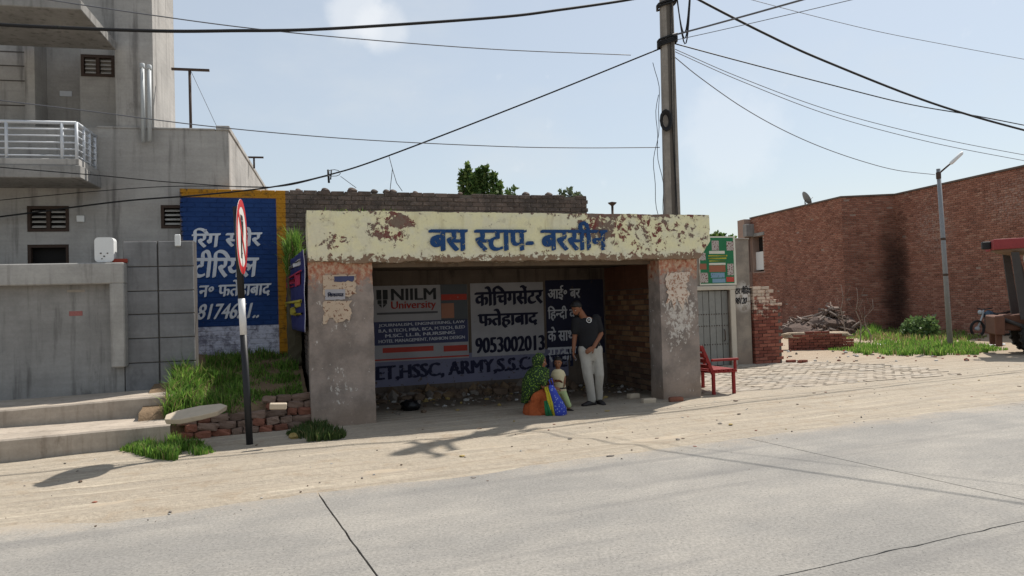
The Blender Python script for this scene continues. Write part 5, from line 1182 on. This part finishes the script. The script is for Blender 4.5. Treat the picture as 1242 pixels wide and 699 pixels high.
# ---- standing man
mo = G(722, 492); KM = 900/mo.y                           # pixels per metre at his feet
def mx_(px, py, y=0.0): return Vector(((px-722)/KM-.03*(492-py)/KM*-1*0, y, (492-py)/KM))
Mn = figure('person', 'man standing in black t-shirt and light grey trousers looking down', (mo.x, mo.y, 0))
bm = NB()
hipL, hipR = mx_(711, 423, 0), mx_(726, 423, .03); knL, knR = mx_(714, 455, -.07), mx_(727.5, 455, -.03); anL, anR = mx_(717.5, 485.5, -.05), mx_(727, 484.5, .08)
shL, shR = mx_(701.5, 388.5, -.02), mx_(727.5, 387, .05); neck = mx_(712, 384, .02); hd = mx_(703, 374, -.07)
loft(bm, [(mx_(718.5, 428, .02), (.145, 0, 0), (0, .10, 0)), (mx_(718, 418, .01), (.155, 0, 0), (0, .10, 0)), (mx_(716, 408, .02), (.15, 0, 0), (0, .10, 0)), (mx_(714.5, 396, .02), (.175, 0, 0), (0, .105, 0)), (mx_(714, 389, .02), (.165, 0, 0), (0, .09, 0)), (mx_(713, 384.5, .02), (.08, 0, 0), (0, .065, 0))], 20)
chain(bm, [neck-Vector((0, 0, .04)), neck.lerp(hd, .6)], [.062, .056])
for h_, k_, a_ in ((hipL, knL, anL), (hipR, knR, anR)): chain(bm, [h_, k_, a_], [.085, .058, .04])
elL = mx_(700, 407, .0); wrL = mx_(697.5, 424, -.05); elR = mx_(732, 406, .04); wrR = mx_(721, 421, -.15)
chain(bm, [shL, elL, wrL], [.056, .043, .029]); chain(bm, [shR, elR, wrR], [.056, .043, .029])
hand(bm, wrL, (-.05, -.1, -1), (.9, -.2, 0), 1.0, .6, -1); hand(bm, wrR, (-.75, -.25, -.45), (-.2, .9, -.3), 1.0, .5, 1)
Pm, fm, um, sm_ = head(bm, hd, (-.62, -.55, -.42), (-.22, -.25, 1), .225)
body = remesh(meshobj('body', bm, SKIN, Mn), .0075, 2); eyes(Pm, .225, Mn)
bm = NB(); h = .225
loft(bm, [(Pm(0, -.10, .0), sm_*.35*h, fm*.33*h), (Pm(0, -.07, .16), sm_*.365*h, fm*.37*h), (Pm(0, -.03, .30), sm_*.345*h, fm*.40*h), (Pm(0, -.01, .44), sm_*.27*h, fm*.33*h), (Pm(0, .0, .56), sm_*.12*h, fm*.16*h)], 20); chain(bm, [Pm(0, -.33, .1), Pm(0, -.36, -.2)], [.1*h, .08*h]); chain(bm, [Pm(-.18, .30, .36), Pm(.1, .36, .40)], [.08*h, .09*h])
remesh(meshobj('hair', bm, HAIR, Mn), .011, 1); 
bm = NB(); chain(bm, [Pm(-.28, .16, -.22), Pm(-.2, .26, -.38), Pm(0, .30, -.43), Pm(.2, .26, -.38), Pm(.28, .16, -.22)], [.03*h, .045*h, .05*h, .045*h, .03*h], 8); meshobj('beard', bm, HAIR, Mn, True)
TEE = simple('black_tee', c(28, 28, 31), .25, 6, .9, .4, 25, dist=.01); TRO = simple('grey_trousers', c(162, 158, 150), .25, 5, .85, .8, 14, dist=.015); SHO = simple('dark_shoe', c(40, 36, 36), .2, 9, .6)
bm = NB()
loft(bm, [(mx_(718, 424, .015), (.178, 0, 0), (0, .125, 0)), (mx_(717.5, 417, .01), (.17, 0, 0), (0, .122, 0)), (mx_(716, 408, .02), (.165, 0, 0), (0, .12, 0)), (mx_(714.5, 397, .02), (.188, 0, .01), (0, .124, 0)), (mx_(714, 390, .02), (.178, 0, .01), (0, .105, 0)), (mx_(713, 385.5, .02), (.09, 0, .0), (0, .075, 0))], 24)
chain(bm, [shL+Vector((.008, 0, -.004)), shL.lerp(elL, .72)], [.078, .066], 14); chain(bm, [shR-Vector((.008, 0, .004)), shR.lerp(elR, .72)], [.078, .066], 14)
remesh(meshobj('shirt', bm, TEE, Mn), .012, 2)
ep = mx_(717, 388.5, -.105); bm = NB()
for r0, r1 in ((.034, .043),):
    for k in range(24):
        a0, a1_ = 2*math.pi*k/24, 2*math.pi*(k+1)/24; q = [bm.verts.new(ep+Vector((r*math.cos(a), -.004+.02*(abs(math.cos(a))*r/.043), r*math.sin(a)))) for r, a in ((r0, a0), (r1, a0), (r1, a1_), (r0, a1_))]; bm.faces.new(q)
tube(bm, [ep+Vector((-.018, 0, -.018)), ep+Vector((-.012, -.003, .018)), ep+Vector((0, -.003, -.006)), ep+Vector((.014, -.003, .02)), ep+Vector((.018, 0, -.018))], .006, 6)
em = meshobj('chest_emblem', bm, WHITE, Mn); em.location = (0, -.012, 0)
bm = NB(); loft(bm, [(mx_(718.5, 416, .015), (.158, 0, 0), (0, .112, 0)), (mx_(718.5, 424, .015), (.168, 0, 0), (0, .118, 0)), (mx_(718.5, 433, .015), (.165, 0, 0), (0, .115, 0)), (mx_(718.8, 438, .015), (.13, 0, 0), (0, .10, 0))], 24)
for h_, k_, a_ in ((hipL, knL, anL), (hipR, knR, anR)):
    chain(bm, [h_-Vector((0, 0, .02)), h_.lerp(k_, .5), k_, k_.lerp(a_, .5), a_+Vector((0, 0, .015))], [.102, .094, .080, .072, .064], 14)
folds(remesh(meshobj('trousers', bm, TRO, Mn), .012, 1), .013, 10, 5)
for nm, a_, d in (('shoe', anL, Vector((-.85, -.5, 0))), ('shoe', anR, Vector((.35, -.9, 0)))):
    d = d.normalized(); n_ = Vector((-d.y, d.x, 0)); bm = NB(); b0 = Vector((a_.x, a_.y, 0)); U = Vector((0, 0, 1))
    loft(bm, [(b0-d*.075+U*.035, n_*.03, U*.033), (b0-d*.05+U*.05, n_*.04, U*.05), (b0+U*.055, n_*.042, U*.055), (b0+d*.07+U*.045, n_*.045, U*.044), (b0+d*.14+U*.032, n_*.048, U*.032), (b0+d*.19+U*.025, n_*.03, U*.024)], 14); meshobj(nm, bm, SHO, Mn, True)

# ---- crouching woman
wo_ = G(655, 503); KW = 900/wo_.y
def wx(px, py, y=0.0): return Vector(((px-655)/KW, y, (503-py)/KW))
Wn = figure('person', 'woman squatting in green dotted headscarf and orange skirt', (wo_.x, wo_.y, 0)); bm = NB()
pel = wx(645, 486, .03); che = wx(652, 460, .0); nk_ = wx(656, 448, .0); hw = wx(657.5, 439, -.02)
loft(bm, [(pel, (.15, 0, 0), (0, .16, 0)), (wx(647, 475, .02), (.13, 0, 0), (0, .15, 0)), (che, (.115, 0, 0), (0, .165, 0)), (wx(654, 452, 0), (.08, 0, 0), (0, .13, 0)), (nk_, (.045, 0, 0), (0, .05, 0))], 18)
chain(bm, [nk_, hw], [.045, .05])
for y in (-.12, .14): chain(bm, [pel+Vector((.02, y*.6, -.02)), wx(664, 474, y), wx(657, 499, y)], [.085, .062, .045]); chain(bm, [wx(655, 500, y), wx(666, 501, y)], [.035, .028])
chain(bm, [wx(653, 453, -.14), wx(660, 468, -.2), wx(670, 470, -.14)], [.045, .036, .026]); hand(bm, wx(670, 470, -.14), (1, .2, -.15), (0, .5, -1), .92, .5, 1)
chain(bm, [wx(654, 453, .14), wx(664, 466, .18), wx(673, 464, .12)], [.045, .036, .026]); hand(bm, wx(673, 464, .12), (1, -.1, 0), (0, -.6, -1), .92, .5, -1)
Pw, fw, uw, sw_ = head(bm, hw, (.9, -.28, -.1), (.05, 0, 1), .205); remesh(meshobj('body', bm, SKIN, Wn), .0085, 2); eyes(Pw, .205, Wn)
m, b = mat('dotted_scarf'); v = pos(); d_ = voro(v, 42); g = noise(v, 6, 4, .6); col = mixc(ss(d_, .36, .24), c(34, 54, 28), mixc(ss(g, .4, .6), c(112, 148, 44), c(136, 162, 64))); fin(b, col, .85, noise(v, 11, 4, .6), .8, .04); SCARF = m
bm = NB(); h = .205
loft(bm, [(Pw(0, -.18, -.42), sw_*.40*h, fw*.36*h), (Pw(0, -.16, .0), sw_*.50*h, fw*.48*h), (Pw(0, -.12, .25), sw_*.48*h, fw*.50*h), (Pw(0, -.06, .43), sw_*.34*h, fw*.38*h), (Pw(0, -.06, .54), sw_*.22*h, fw*.25*h), (Pw(0, -.06, .59), sw_*.08*h, fw*.1*h)], 20)
loft(bm, [(wx(655, 446, .0), (.095, 0, 0), (0, .10, 0)), (wx(654.5, 450.5, .0), (.165, 0, 0), (0, .20, 0)), (wx(652, 460, .01), (.195, 0, 0), (0, .235, 0)), (wx(647, 472, .02), (.165, 0, 0), (0, .23, 0)), (wx(642, 481, .03), (.115, 0, 0), (0, .2, 0)), (wx(638.5, 489, .03), (.075, 0, 0), (0, .15, 0))], 22)
chain(bm, [wx(653, 452, -.13), wx(659, 463, -.2)], [.075, .06]); 
folds(remesh(meshobj('headscarf', bm, SCARF, Wn), .012, 2), .022, 9, 3)
ORG = simple('orange_skirt', c(162, 82, 44), .3, 6, .9, 1.0, 9, dist=.05); YEL = simple('yellow_cloth', c(196, 180, 52), .2, 6, .85, .5, 14, dist=.02); GRN = simple('green_cloth', c(38, 112, 70), .2, 6, .85, .5, 14, dist=.02)
bm = NB()
loft(bm, [(wx(651, 503.2, .0), (.19, 0, 0), (0, .24, 0)), (wx(650, 498, .01), (.195, 0, .02), (0, .245, 0)), (wx(650, 488, .01), (.17, 0, .06), (0, .22, 0)), (wx(652.5, 480, .01), (.15, 0, .07), (0, .22, 0)), (wx(656, 473, .01), (.09, 0, .05), (0, .16, 0))], 22)
for y in (-.13, .15): chain(bm, [wx(650, 483, y), wx(663, 474.5, y), wx(661, 498, y)], [.09, .075, .075])
folds(remesh(meshobj('skirt', bm, ORG, Wn), .012, 2), .03, 9, 7)
def drape(name, pts, w, mm, parent, fold=.012, y0=0.0):
    bm = NB(); n = 7; rows_ = []
    for i, p in enumerate(pts):
        p = Vector(p); rows_.append([bm.verts.new(p+Vector((w[i]*(k/(n-1)-.5), fold*math.sin(k*2.1+i*.4), 0))) for k in range(n)])
    for i in range(len(rows_)-1):
        for k in range(n-1): bm.faces.new((rows_[i][k], rows_[i][k+1], rows_[i+1][k+1], rows_[i+1][k])).smooth = True
    o = meshobj(name, bm, mm, parent, True); md = o.modifiers.new('t', 'SOLIDIFY'); md.thickness = .012; return o
drape('sash', [wx(662, 468, -.22), wx(664.5, 476, -.25), wx(667, 488, -.25), wx(669, 503, -.24)], [.05, .06, .075, .08], YEL, Wn); drape('sash', [wx(661, 484, -.25), wx(663, 494, -.262), wx(665, 503, -.262)], [.04, .08, .10], GRN, Wn)
for y in (-.13, .15):
    bm = NB(); loft(bm, [(wx(655, 502, y), (0, .03, 0), (0, 0, .02)), (wx(660, 501.5, y), (0, .04, 0), (0, 0, .03)), (wx(666, 502, y), (0, .04, 0), (0, 0, .02)), (wx(670, 502.2, y), (0, .02, 0), (0, 0, .01))], 10); meshobj('sandal', bm, SHO, Wn, True)
# ---- bag in front of her
bg = G(678, 505); m, b = mat('blue_patterned_cloth'); v = pos(); d_ = voro(v, 30); col = mixc(ss(d_, .34, .26)*.7, c(52, 68, 168), c(150, 164, 214)); fin(b, col, .7, noise(v, 18, 4, .6), .5, .015); BAGM = m
Bg = thing('cloth_bag', 'blue patterned cloth bag standing between the woman and the child', 'bag', (bg.x, bg.y, 0))
bm = NB(); ri = []
for i, (z, rx, ry, ox) in enumerate(((0, .06, .05, .02), (.03, .10, .08, .02), (.12, .10, .085, .01), (.22, .085, .06, -.02), (.32, .06, .04, -.06), (.40, .045, .03, -.085), (.46, .035, .02, -.10))): ri.append(((ox, .02*math.sin(i), z), (rx, 0, 0), (0, ry, 0)))
loft(bm, ri, 20)
for v in bm.verts: v.co += Vector((1, 1, 0))*.012*mn.noise(v.co*14)
meshobj('bag_body', bm, BAGM, Bg, True); bm = NB(); tube(bm, [(-.10, 0, .45), (-.13, 0, .53), (-.09, 0, .56), (-.07, 0, .46)], .008, 6); meshobj('bag_handle', bm, BAGM, Bg, True)
# ---- small child
ch_ = G(687, 500); KC = 900/ch_.y
def cx_(px, py, y=0.0): return Vector(((px-687)/KC, y, (500-py)/KC))
Ch = figure('person', 'small child standing in cream top and pale green trousers', (ch_.x, ch_.y+.08, 0)); bm = NB()
loft(bm, [(cx_(681, 474), (.075, 0, 0), (0, .06, 0)), (cx_(679.5, 466), (.08, 0, 0), (0, .062, 0)), (cx_(678.7, 456), (.085, 0, 0), (0, .06, 0)), (cx_(678.5, 450.5), (.07, 0, 0), (0, .05, 0)), (cx_(678.5, 448), (.035, 0, 0), (0, .035, 0))], 16)
hc_ = cx_(679, 440.5, -.01); chain(bm, [cx_(678.7, 449), hc_], [.032, .034])
fL, fR = cx_(684, 497.5, .03), cx_(690.5, 496, -.03); chain(bm, [cx_(679, 473, .02), cx_(681, 485, .02), fL], [.048, .036, .026]); chain(bm, [cx_(683, 473, -.01), cx_(687.5, 485, -.03), fR], [.048, .036, .026])
chain(bm, [cx_(673.5, 452), cx_(671.5, 460), cx_(672, 467, -.04)], [.028, .023, .017]); hand(bm, cx_(672, 467, -.04), (0, -.2, -1), (1, 0, 0), .58, .5, -1)
chain(bm, [cx_(684, 452), cx_(686.5, 458), cx_(686, 465, -.05)], [.028, .023, .017]); hand(bm, cx_(686, 465, -.05), (-.1, -.2, -1), (-1, 0, 0), .58, .5, 1)
Pc, fcx, uc, sc_ = head(bm, hc_, (-.2, -.95, -.2), (0, -.1, 1), .165); remesh(meshobj('body', bm, SKIN2, Ch), .006, 2); eyes(Pc, .165, Ch)
bm = NB(); h = .165; loft(bm, [(Pc(0, -.12, .0), sc_*.35*h, fcx*.33*h), (Pc(0, -.08, .2), sc_*.37*h, fcx*.38*h), (Pc(0, -.02, .36), sc_*.32*h, fcx*.37*h), (Pc(0, -.01, .48), sc_*.22*h, fcx*.26*h), (Pc(0, 0, .56), sc_*.08*h, fcx*.1*h)], 18); remesh(meshobj('hair', bm, HAIR, Ch), .01, 1)
CRE = simple('cream_top', c(198, 186, 152), .2, 8, .85, .4, 20, dist=.01); PGR = simple('pale_green_trousers', c(170, 184, 132), .15, 8, .85, .4, 20, dist=.01)
bm = NB(); loft(bm, [(cx_(681, 475), (.095, 0, 0), (0, .078, 0)), (cx_(679.7, 466), (.092, 0, 0), (0, .075, 0)), (cx_(678.7, 456), (.098, 0, 0), (0, .075, 0)), (cx_(678.5, 450.5), (.082, 0, 0), (0, .062, 0)), (cx_(678.5, 448.3), (.045, 0, 0), (0, .042, 0))], 18)
chain(bm, [cx_(674, 452.5), cx_(672.5, 456.5)], [.038, .035]); chain(bm, [cx_(683.5, 452.5), cx_(685.3, 456)], [.038, .035]); tp_ = remesh(meshobj('top', bm, CRE, Ch), .009, 1)
bm = NB(); loft(bm, [(cx_(680.6, 470.5), (.0965, 0, 0), (0, .08, 0)), (cx_(680.8, 472.2), (.0975, 0, 0), (0, .081, 0))], 18, False); meshobj('waistband', bm, BLK, Ch, True)
bm = NB(); loft(bm, [(cx_(680.8, 472), (.09, 0, 0), (0, .073, 0)), (cx_(681.5, 478), (.085, 0, 0), (0, .07, 0))], 16); chain(bm, [cx_(679.5, 475, .02), cx_(681, 486, .02), fL+Vector((0, 0, .04))], [.06, .05, .042]); chain(bm, [cx_(683, 475, -.01), cx_(687.5, 486, -.03), fR+Vector((0, 0, .04))], [.06, .05, .042]); remesh(meshobj('trousers', bm, PGR, Ch), .009, 1)
for a_, d in ((fL, (.3, -1, 0)), (fR, (.7, -.7, 0))):
    d = Vector(d).normalized(); n_ = Vector((-d.y, d.x, 0)); b0 = Vector((a_.x, a_.y, 0)); U = Vector((0, 0, 1)); bm = NB(); loft(bm, [(b0-d*.035+U*.02, n_*.018, U*.018), (b0+U*.025, n_*.026, U*.025), (b0+d*.05+U*.02, n_*.028, U*.018), (b0+d*.085+U*.014, n_*.016, U*.012)], 12); meshobj('shoe', bm, SHO, Ch, True)

# ------------------------------------------------------------------ tractor loader at the right edge
to = G(1230, 430.5)+Vector((.42, .2, 0)); Tr = thing('tractor', 'old tractor with red canopy and rusty orange frame at the right edge', 'tractor', (to.x, to.y, 0), R(-24))
CANR = simple('red_canopy', c(138, 58, 60), .35, 5, .75, .3); RUST = simple('rusty_orange', c(104, 72, 58), .45, 5, .9, .6, 25); DGR = simple('dark_frame', c(66, 62, 60), .35, 8, .7, .3); TYR = simple('tyre_rubber', c(46, 44, 43), .3, 10, .9, .5)
meshobj('canopy', bbox(-.68, 2.0, -.62, .62, 2.69, 2.95, .03, 2), CANR, Tr); meshobj('lamp_box', bbox(-.88, -.682, -.3, -.1, 2.72, 2.92, .02), BLK, Tr)
bm = NB(); loft(bm, [((.0-.05, 0, 2.688), (.62, 0, 0), (0, .6, 0)), ((-.0, 0, 2.6), (.5, 0, 0), (0, .5, 0)), ((.1, 0, 2.54), (.3, 0, 0), (0, .3, 0))], 20); meshobj('canopy_liner', bm, simple('tan_liner', c(120, 100, 84), .3), Tr, True)
for y in (-.55, .55):
    bm = NB(); hexa(bm, [(-.16, y-.06, .9), (.02, y-.06, .9), (.02, y+.06, .9), (-.16, y+.06, .9)], [(-.30, y-.05, 2.6), (-.14, y-.05, 2.6), (-.14, y+.05, 2.6), (-.30, y+.05, 2.6)]); meshobj('canopy_post', bm, DGR, Tr)
    bm = NB(); hexa(bm, [(.30, y-.04, .95), (.42, y-.04, .95), (.42, y+.04, .95), (.30, y+.04, .95)], [(-.02, y-.04, 2.5), (.07, y-.04, 2.5), (.07, y+.04, 2.5), (-.02, y+.04, 2.5)]); meshobj('brace', bm, DGR, Tr)
    bm = NB(); tube(bm, [(1.8, y, .9), (1.8, y, 2.7)], .05, 8); meshobj('canopy_post', bm, DGR, Tr)
meshobj('chassis', bbox(-.5, 2.4, -.42, .42, .62, 1.02, .03), RUST, Tr); meshobj('front_beam', bbox(-.74, -.52, -.7, .7, .52, 1.0, .03), RUST, Tr); meshobj('bracket', bbox(-.70, -.56, -.5, -.38, .22, .515, .015), RUST, Tr); meshobj('bracket', bbox(-.70, -.56, .38, .5, .22, .515, .015), RUST, Tr)
bm = NB(); tube(bm, [(-.5, -.45, .9), (-.1, -.5, .72), (.3, -.46, .8)], .05, 8); meshobj('hydraulic_arm', bm, DGR, Tr, True)
meshobj('engine_hood', bbox(.35, 1.2, -.33, .33, 1.025, 1.55, .06, 2), simple('orange_hood', c(178, 92, 44), .25, 6, .6), Tr); meshobj('seat', bbox(1.4, 1.75, -.25, .25, 1.025, 1.3, .05, 2), BLK, Tr); meshobj('seat_back', bbox(1.7, 1.82, -.25, .25, 1.301, 1.75, .04, 2), BLK, Tr)
bm = NB(); tube(bm, [(1.25+.04*math.cos(a), .2*math.cos(a*1), 1.7+.2*math.sin(a)) for a in [i*.5236 for i in range(13)]], .015, 6, False); meshobj('steering_wheel', bm, BLK, Tr, True)
bm = NB(); lathe(bm, [(.02, -.2), (.22, -.2), (.24, -.12), (.24, .12), (.22, .2), (.02, .2)], 16, .0, 0, 'Y'); bmesh.ops.translate(bm, verts=bm.verts, vec=(.25, -.3, 2.45)); meshobj('air_tank', bm, WHITE, Tr, True)
def wheel(x, y, r, w):
    bm = NB(); lathe(bm, [(r*.58, -w/2), (r*.9, -w/2), (r, -w*.35), (r, w*.35), (r*.9, w/2), (r*.58, w/2)], 32, 0, 0, 'Y'); bmesh.ops.translate(bm, verts=bm.verts, vec=(x, y, r)); ty_ = meshobj('wheel', bm, TYR, Tr, True)
    bm = NB(); lathe(bm, [(.05, -w*.3), (r*.55, -w*.38), (r*.60, -w*.45), (r*.60, w*.45), (r*.55, w*.38), (.05, w*.3)], 24, 0, 0, 'Y'); bmesh.ops.translate(bm, verts=bm.verts, vec=(x, y, r)); meshobj('rim', bm, RUST, ty_, True)
    for k in range(18):
        a = 2*math.pi*k/18; bm = NB(); box(bm, -.03, .03, -w*.46, w*.46, r-.01, r+.03); bmesh.ops.rotate(bm, verts=bm.verts, cent=(0, 0, 0), matrix=Matrix.Rotation(a, 3, 'Y')); bmesh.ops.translate(bm, verts=bm.verts, vec=(x, y, r)); meshobj('tread', bm, TYR, ty_)
for y in (-.6, .6): wheel(.28, y, .47, .26); wheel(1.95, y, .72, .4)
# ------------------------------------------------------------------ motorcycle parked by the brick building
mo_ = G(1186, 409); Mc = thing('motorcycle', 'dark motorcycle parked against the brick building beside the tractor', 'motorcycle', (mo_.x, mo_.y, 0), R(12))
for x in (0, 1.25):
    bm = NB(); tube(bm, [(x+.27*math.cos(a), 0, .30+.27*math.sin(a)) for a in [i*2*math.pi/24 for i in range(25)]], .045, 8, False); w = meshobj('wheel', bm, TYR, Mc, True); bm = NB(); lathe(bm, [(.02, -.05), (.07, -.05), (.07, .05), (.02, .05)], 12, 0, 0, 'Y'); bmesh.ops.translate(bm, verts=bm.verts, vec=(x, 0, .3)); meshobj('hub', bm, GALV, w)
bm = NB(); tube(bm, [(0, 0, .3), (.22, 0, .72), (.3, 0, .98)], .03, 8); meshobj('fork', bm, GALV, Mc, True); bm = NB(); tube(bm, [(.34, -.32, 1.02), (.28, 0, .98), (.34, .32, 1.02)], .016, 8); meshobj('handlebar', bm, BLK, Mc, True)
bm = NB(); loft(bm, [((.32, 0, .78), (0, .08, 0), (0, 0, .09)), ((.5, 0, .82), (0, .13, 0), (0, 0, .13)), ((.72, 0, .78), (0, .09, 0), (0, 0, .09))], 14); meshobj('fuel_tank', bm, simple('blue_grey_tank', c(70, 90, 108), .2, 6, .3), Mc, True)
bm = NB(); loft(bm, [((.72, 0, .78), (0, .1, 0), (0, 0, .05)), ((1.0, 0, .78), (0, .13, 0), (0, 0, .05)), ((1.4, 0, .86), (0, .09, 0), (0, 0, .04))], 12); meshobj('seat', bm, BLK, Mc, True)
meshobj('engine', bbox(.42, .78, -.13, .13, .28, .62, .04, 2), DGR, Mc); bm = NB(); tube(bm, [(.3, 0, .8), (.5, 0, .35), (.8, 0, .3), (1.25, 0, .3), (1.0, 0, .75), (.3, 0, .8)], .025, 8); meshobj('frame', bm, BLK, Mc, True); bm = NB(); ball(bm, (.14, 0, .88), .09, 2, (.7, 1, 1)); meshobj('headlight', bm, GALV, Mc, True); bm = NB(); tube(bm, [(.6, .16, .25), (1.3, .17, .33), (1.55, .17, .36)], [.03, .045, .04], 8); meshobj('exhaust', bm, GALV, Mc, True)

# ------------------------------------------------------------------ things lying about
for px, py, lab, mm, rz, sc in ((787, 489.5, 'grey brick lying on the ground left of the right pillar', SLB, .25, (.115, .055, .04)), (820, 488.5, 'brown brick lying before the foot of the right pillar', STN2, .1, (.115, .055, .038)), (768, 484, 'pale broken block in the shade left of the right pillar', SLB, .5, (.1, .06, .045))):
    p = G(px, py); bm = NB(); stone(bm, *sc, px, .08); tag(meshobj('loose_brick', bm, mm, None, False, (p.x, p.y, ground_z(p.x, p.y)+.03), (0, 0, rz)), lab, 'brick')
p = G(498, 499); bm = NB(); ball(bm, (0, 0, .085), 1, 3, (.15, .13, .10), .35, 2.5); bd = tag(meshobj('rubbish_bundle', bm, simple('black_plastic', c(20, 20, 22), .2, 6, .35, .6, 14, dist=.02), None, True, (p.x, p.y, 0)), 'black plastic rubbish bundle on the shelter floor', 'rubbish bag')
rs = random.Random(91); LIT = [simple('litter_white', c(170, 168, 164), .2), simple('litter_grey', c(120, 112, 104), .3), simple('litter_brown', c(96, 80, 66), .3), simple('litter_ochre', c(150, 130, 80), .3)]
def litter(name, label, n, area, size, mats_, seed, flatz=.35):
    rs_ = random.Random(seed); bm = NB()
    for k in range(n):
        x, y = area(rs_); z = ground_z(x, y); r = rs_.uniform(*size); q = bmesh.ops.create_icosphere(bm, subdivisions=1, radius=r)['verts']; a = rs_.uniform(0, 6.28); M_ = Matrix.Translation((x, y, z+r*.2)) @ Matrix.Rotation(a, 4, 'Z') @ Matrix.Diagonal((1, rs_.uniform(.4, 1), rs_.uniform(.25, flatz*2), 1)); mi = rs_.randrange(len(mats_))
        for v in q: v.co = M_ @ (v.co*rs_.uniform(.7, 1.25))
        for v in q:
            for f_ in v.link_faces: f_.material_index = mi
    return tag(meshobj(name, bm, mats_), label, 'litter', kind='stuff')
def inside(r):
    while True:
        s = r.uniform(.35, 5.9); t = r.uniform(.5, SD-.1)
        if r.random() < .25+.75*sstep(t, .9, 2.2): p = SH.w(s, t); return p.x, p.y
litter('litter', 'scattered rubble and scraps over the shelter floor', 420, inside, (.012, .06), [LIT[1], LIT[2], LIT[2], LIT[0], LIT[1], LIT[3]], 5)
def backs(r): s = .4+4.6*r.random(); t = SD-.02-abs(r.gauss(0, .35)); p = SH.w(s, max(t, 1.2)); return p.x, p.y
litter('rubble', 'low drift of rubble along the shelter back wall', 330, backs, (.05, .16), [LIT[1], LIT[2], LIT[2], EARTH], 6, .6)
def verge(r):
    while True:
        x = r.uniform(-8, 14); y = edge_y(x)+r.random()**1.3*4.2-.3; p = SH.loc((x, y, 0))
        if not (-.1 < p[0] < 6.4 and p[1] > 0) and not (p[0] < .1 and p[1] > -.6): return x, y
litter('pebbles', 'small pebbles scattered over the sandy verge', 260, verge, (.005, .016), [LIT[1], LIT[2], LIT[1], LIT[0]], 7, .5)
litter('litter', 'flat scraps of paper, plastic and leaf on the sandy verge', 70, verge, (.015, .05), [LIT[0], LIT[1], LIT[2], LIT[3], STN2], 17, .15)
def onroad(r): x = r.uniform(-5, 9); return x, edge_y(x)-r.random()**2*3.0
o = litter('grit', 'small grit and crumbs on the concrete road', 160, onroad, (.005, .014), [LIT[2], LIT[1], BED], 8, .5)
for v in o.data.vertices: v.co.z += .02
def rightside(r):
    p = G(r.uniform(950, 1190), r.uniform(412, 440)); return p.x, p.y
litter('rubble', 'scattered brick bits and scraps on the dirt before the broken wall', 130, rightside, (.02, .07), [LIT[1], STN2, RED, LIT[0]], 9, .5)
for px, py, lab in ((1070, 420, 'white plastic scrap on the grass left of the street lamp'), (1210, 420, 'white plastic scrap on the grass near the tractor'), (356, 534, 'small pinkish plastic scrap in the grass by the left pillar')):
    p = G(px, py); bm = NB(); k = .2 if px > 900 else .06; ball(bm, (0, 0, .03), 1, 2, (k, k*.6, .04), .7, 3); tag(meshobj('plastic_scrap', bm, WHITE if px > 900 else LIT[3], None, False, (p.x, p.y, .02)), lab, 'scrap')
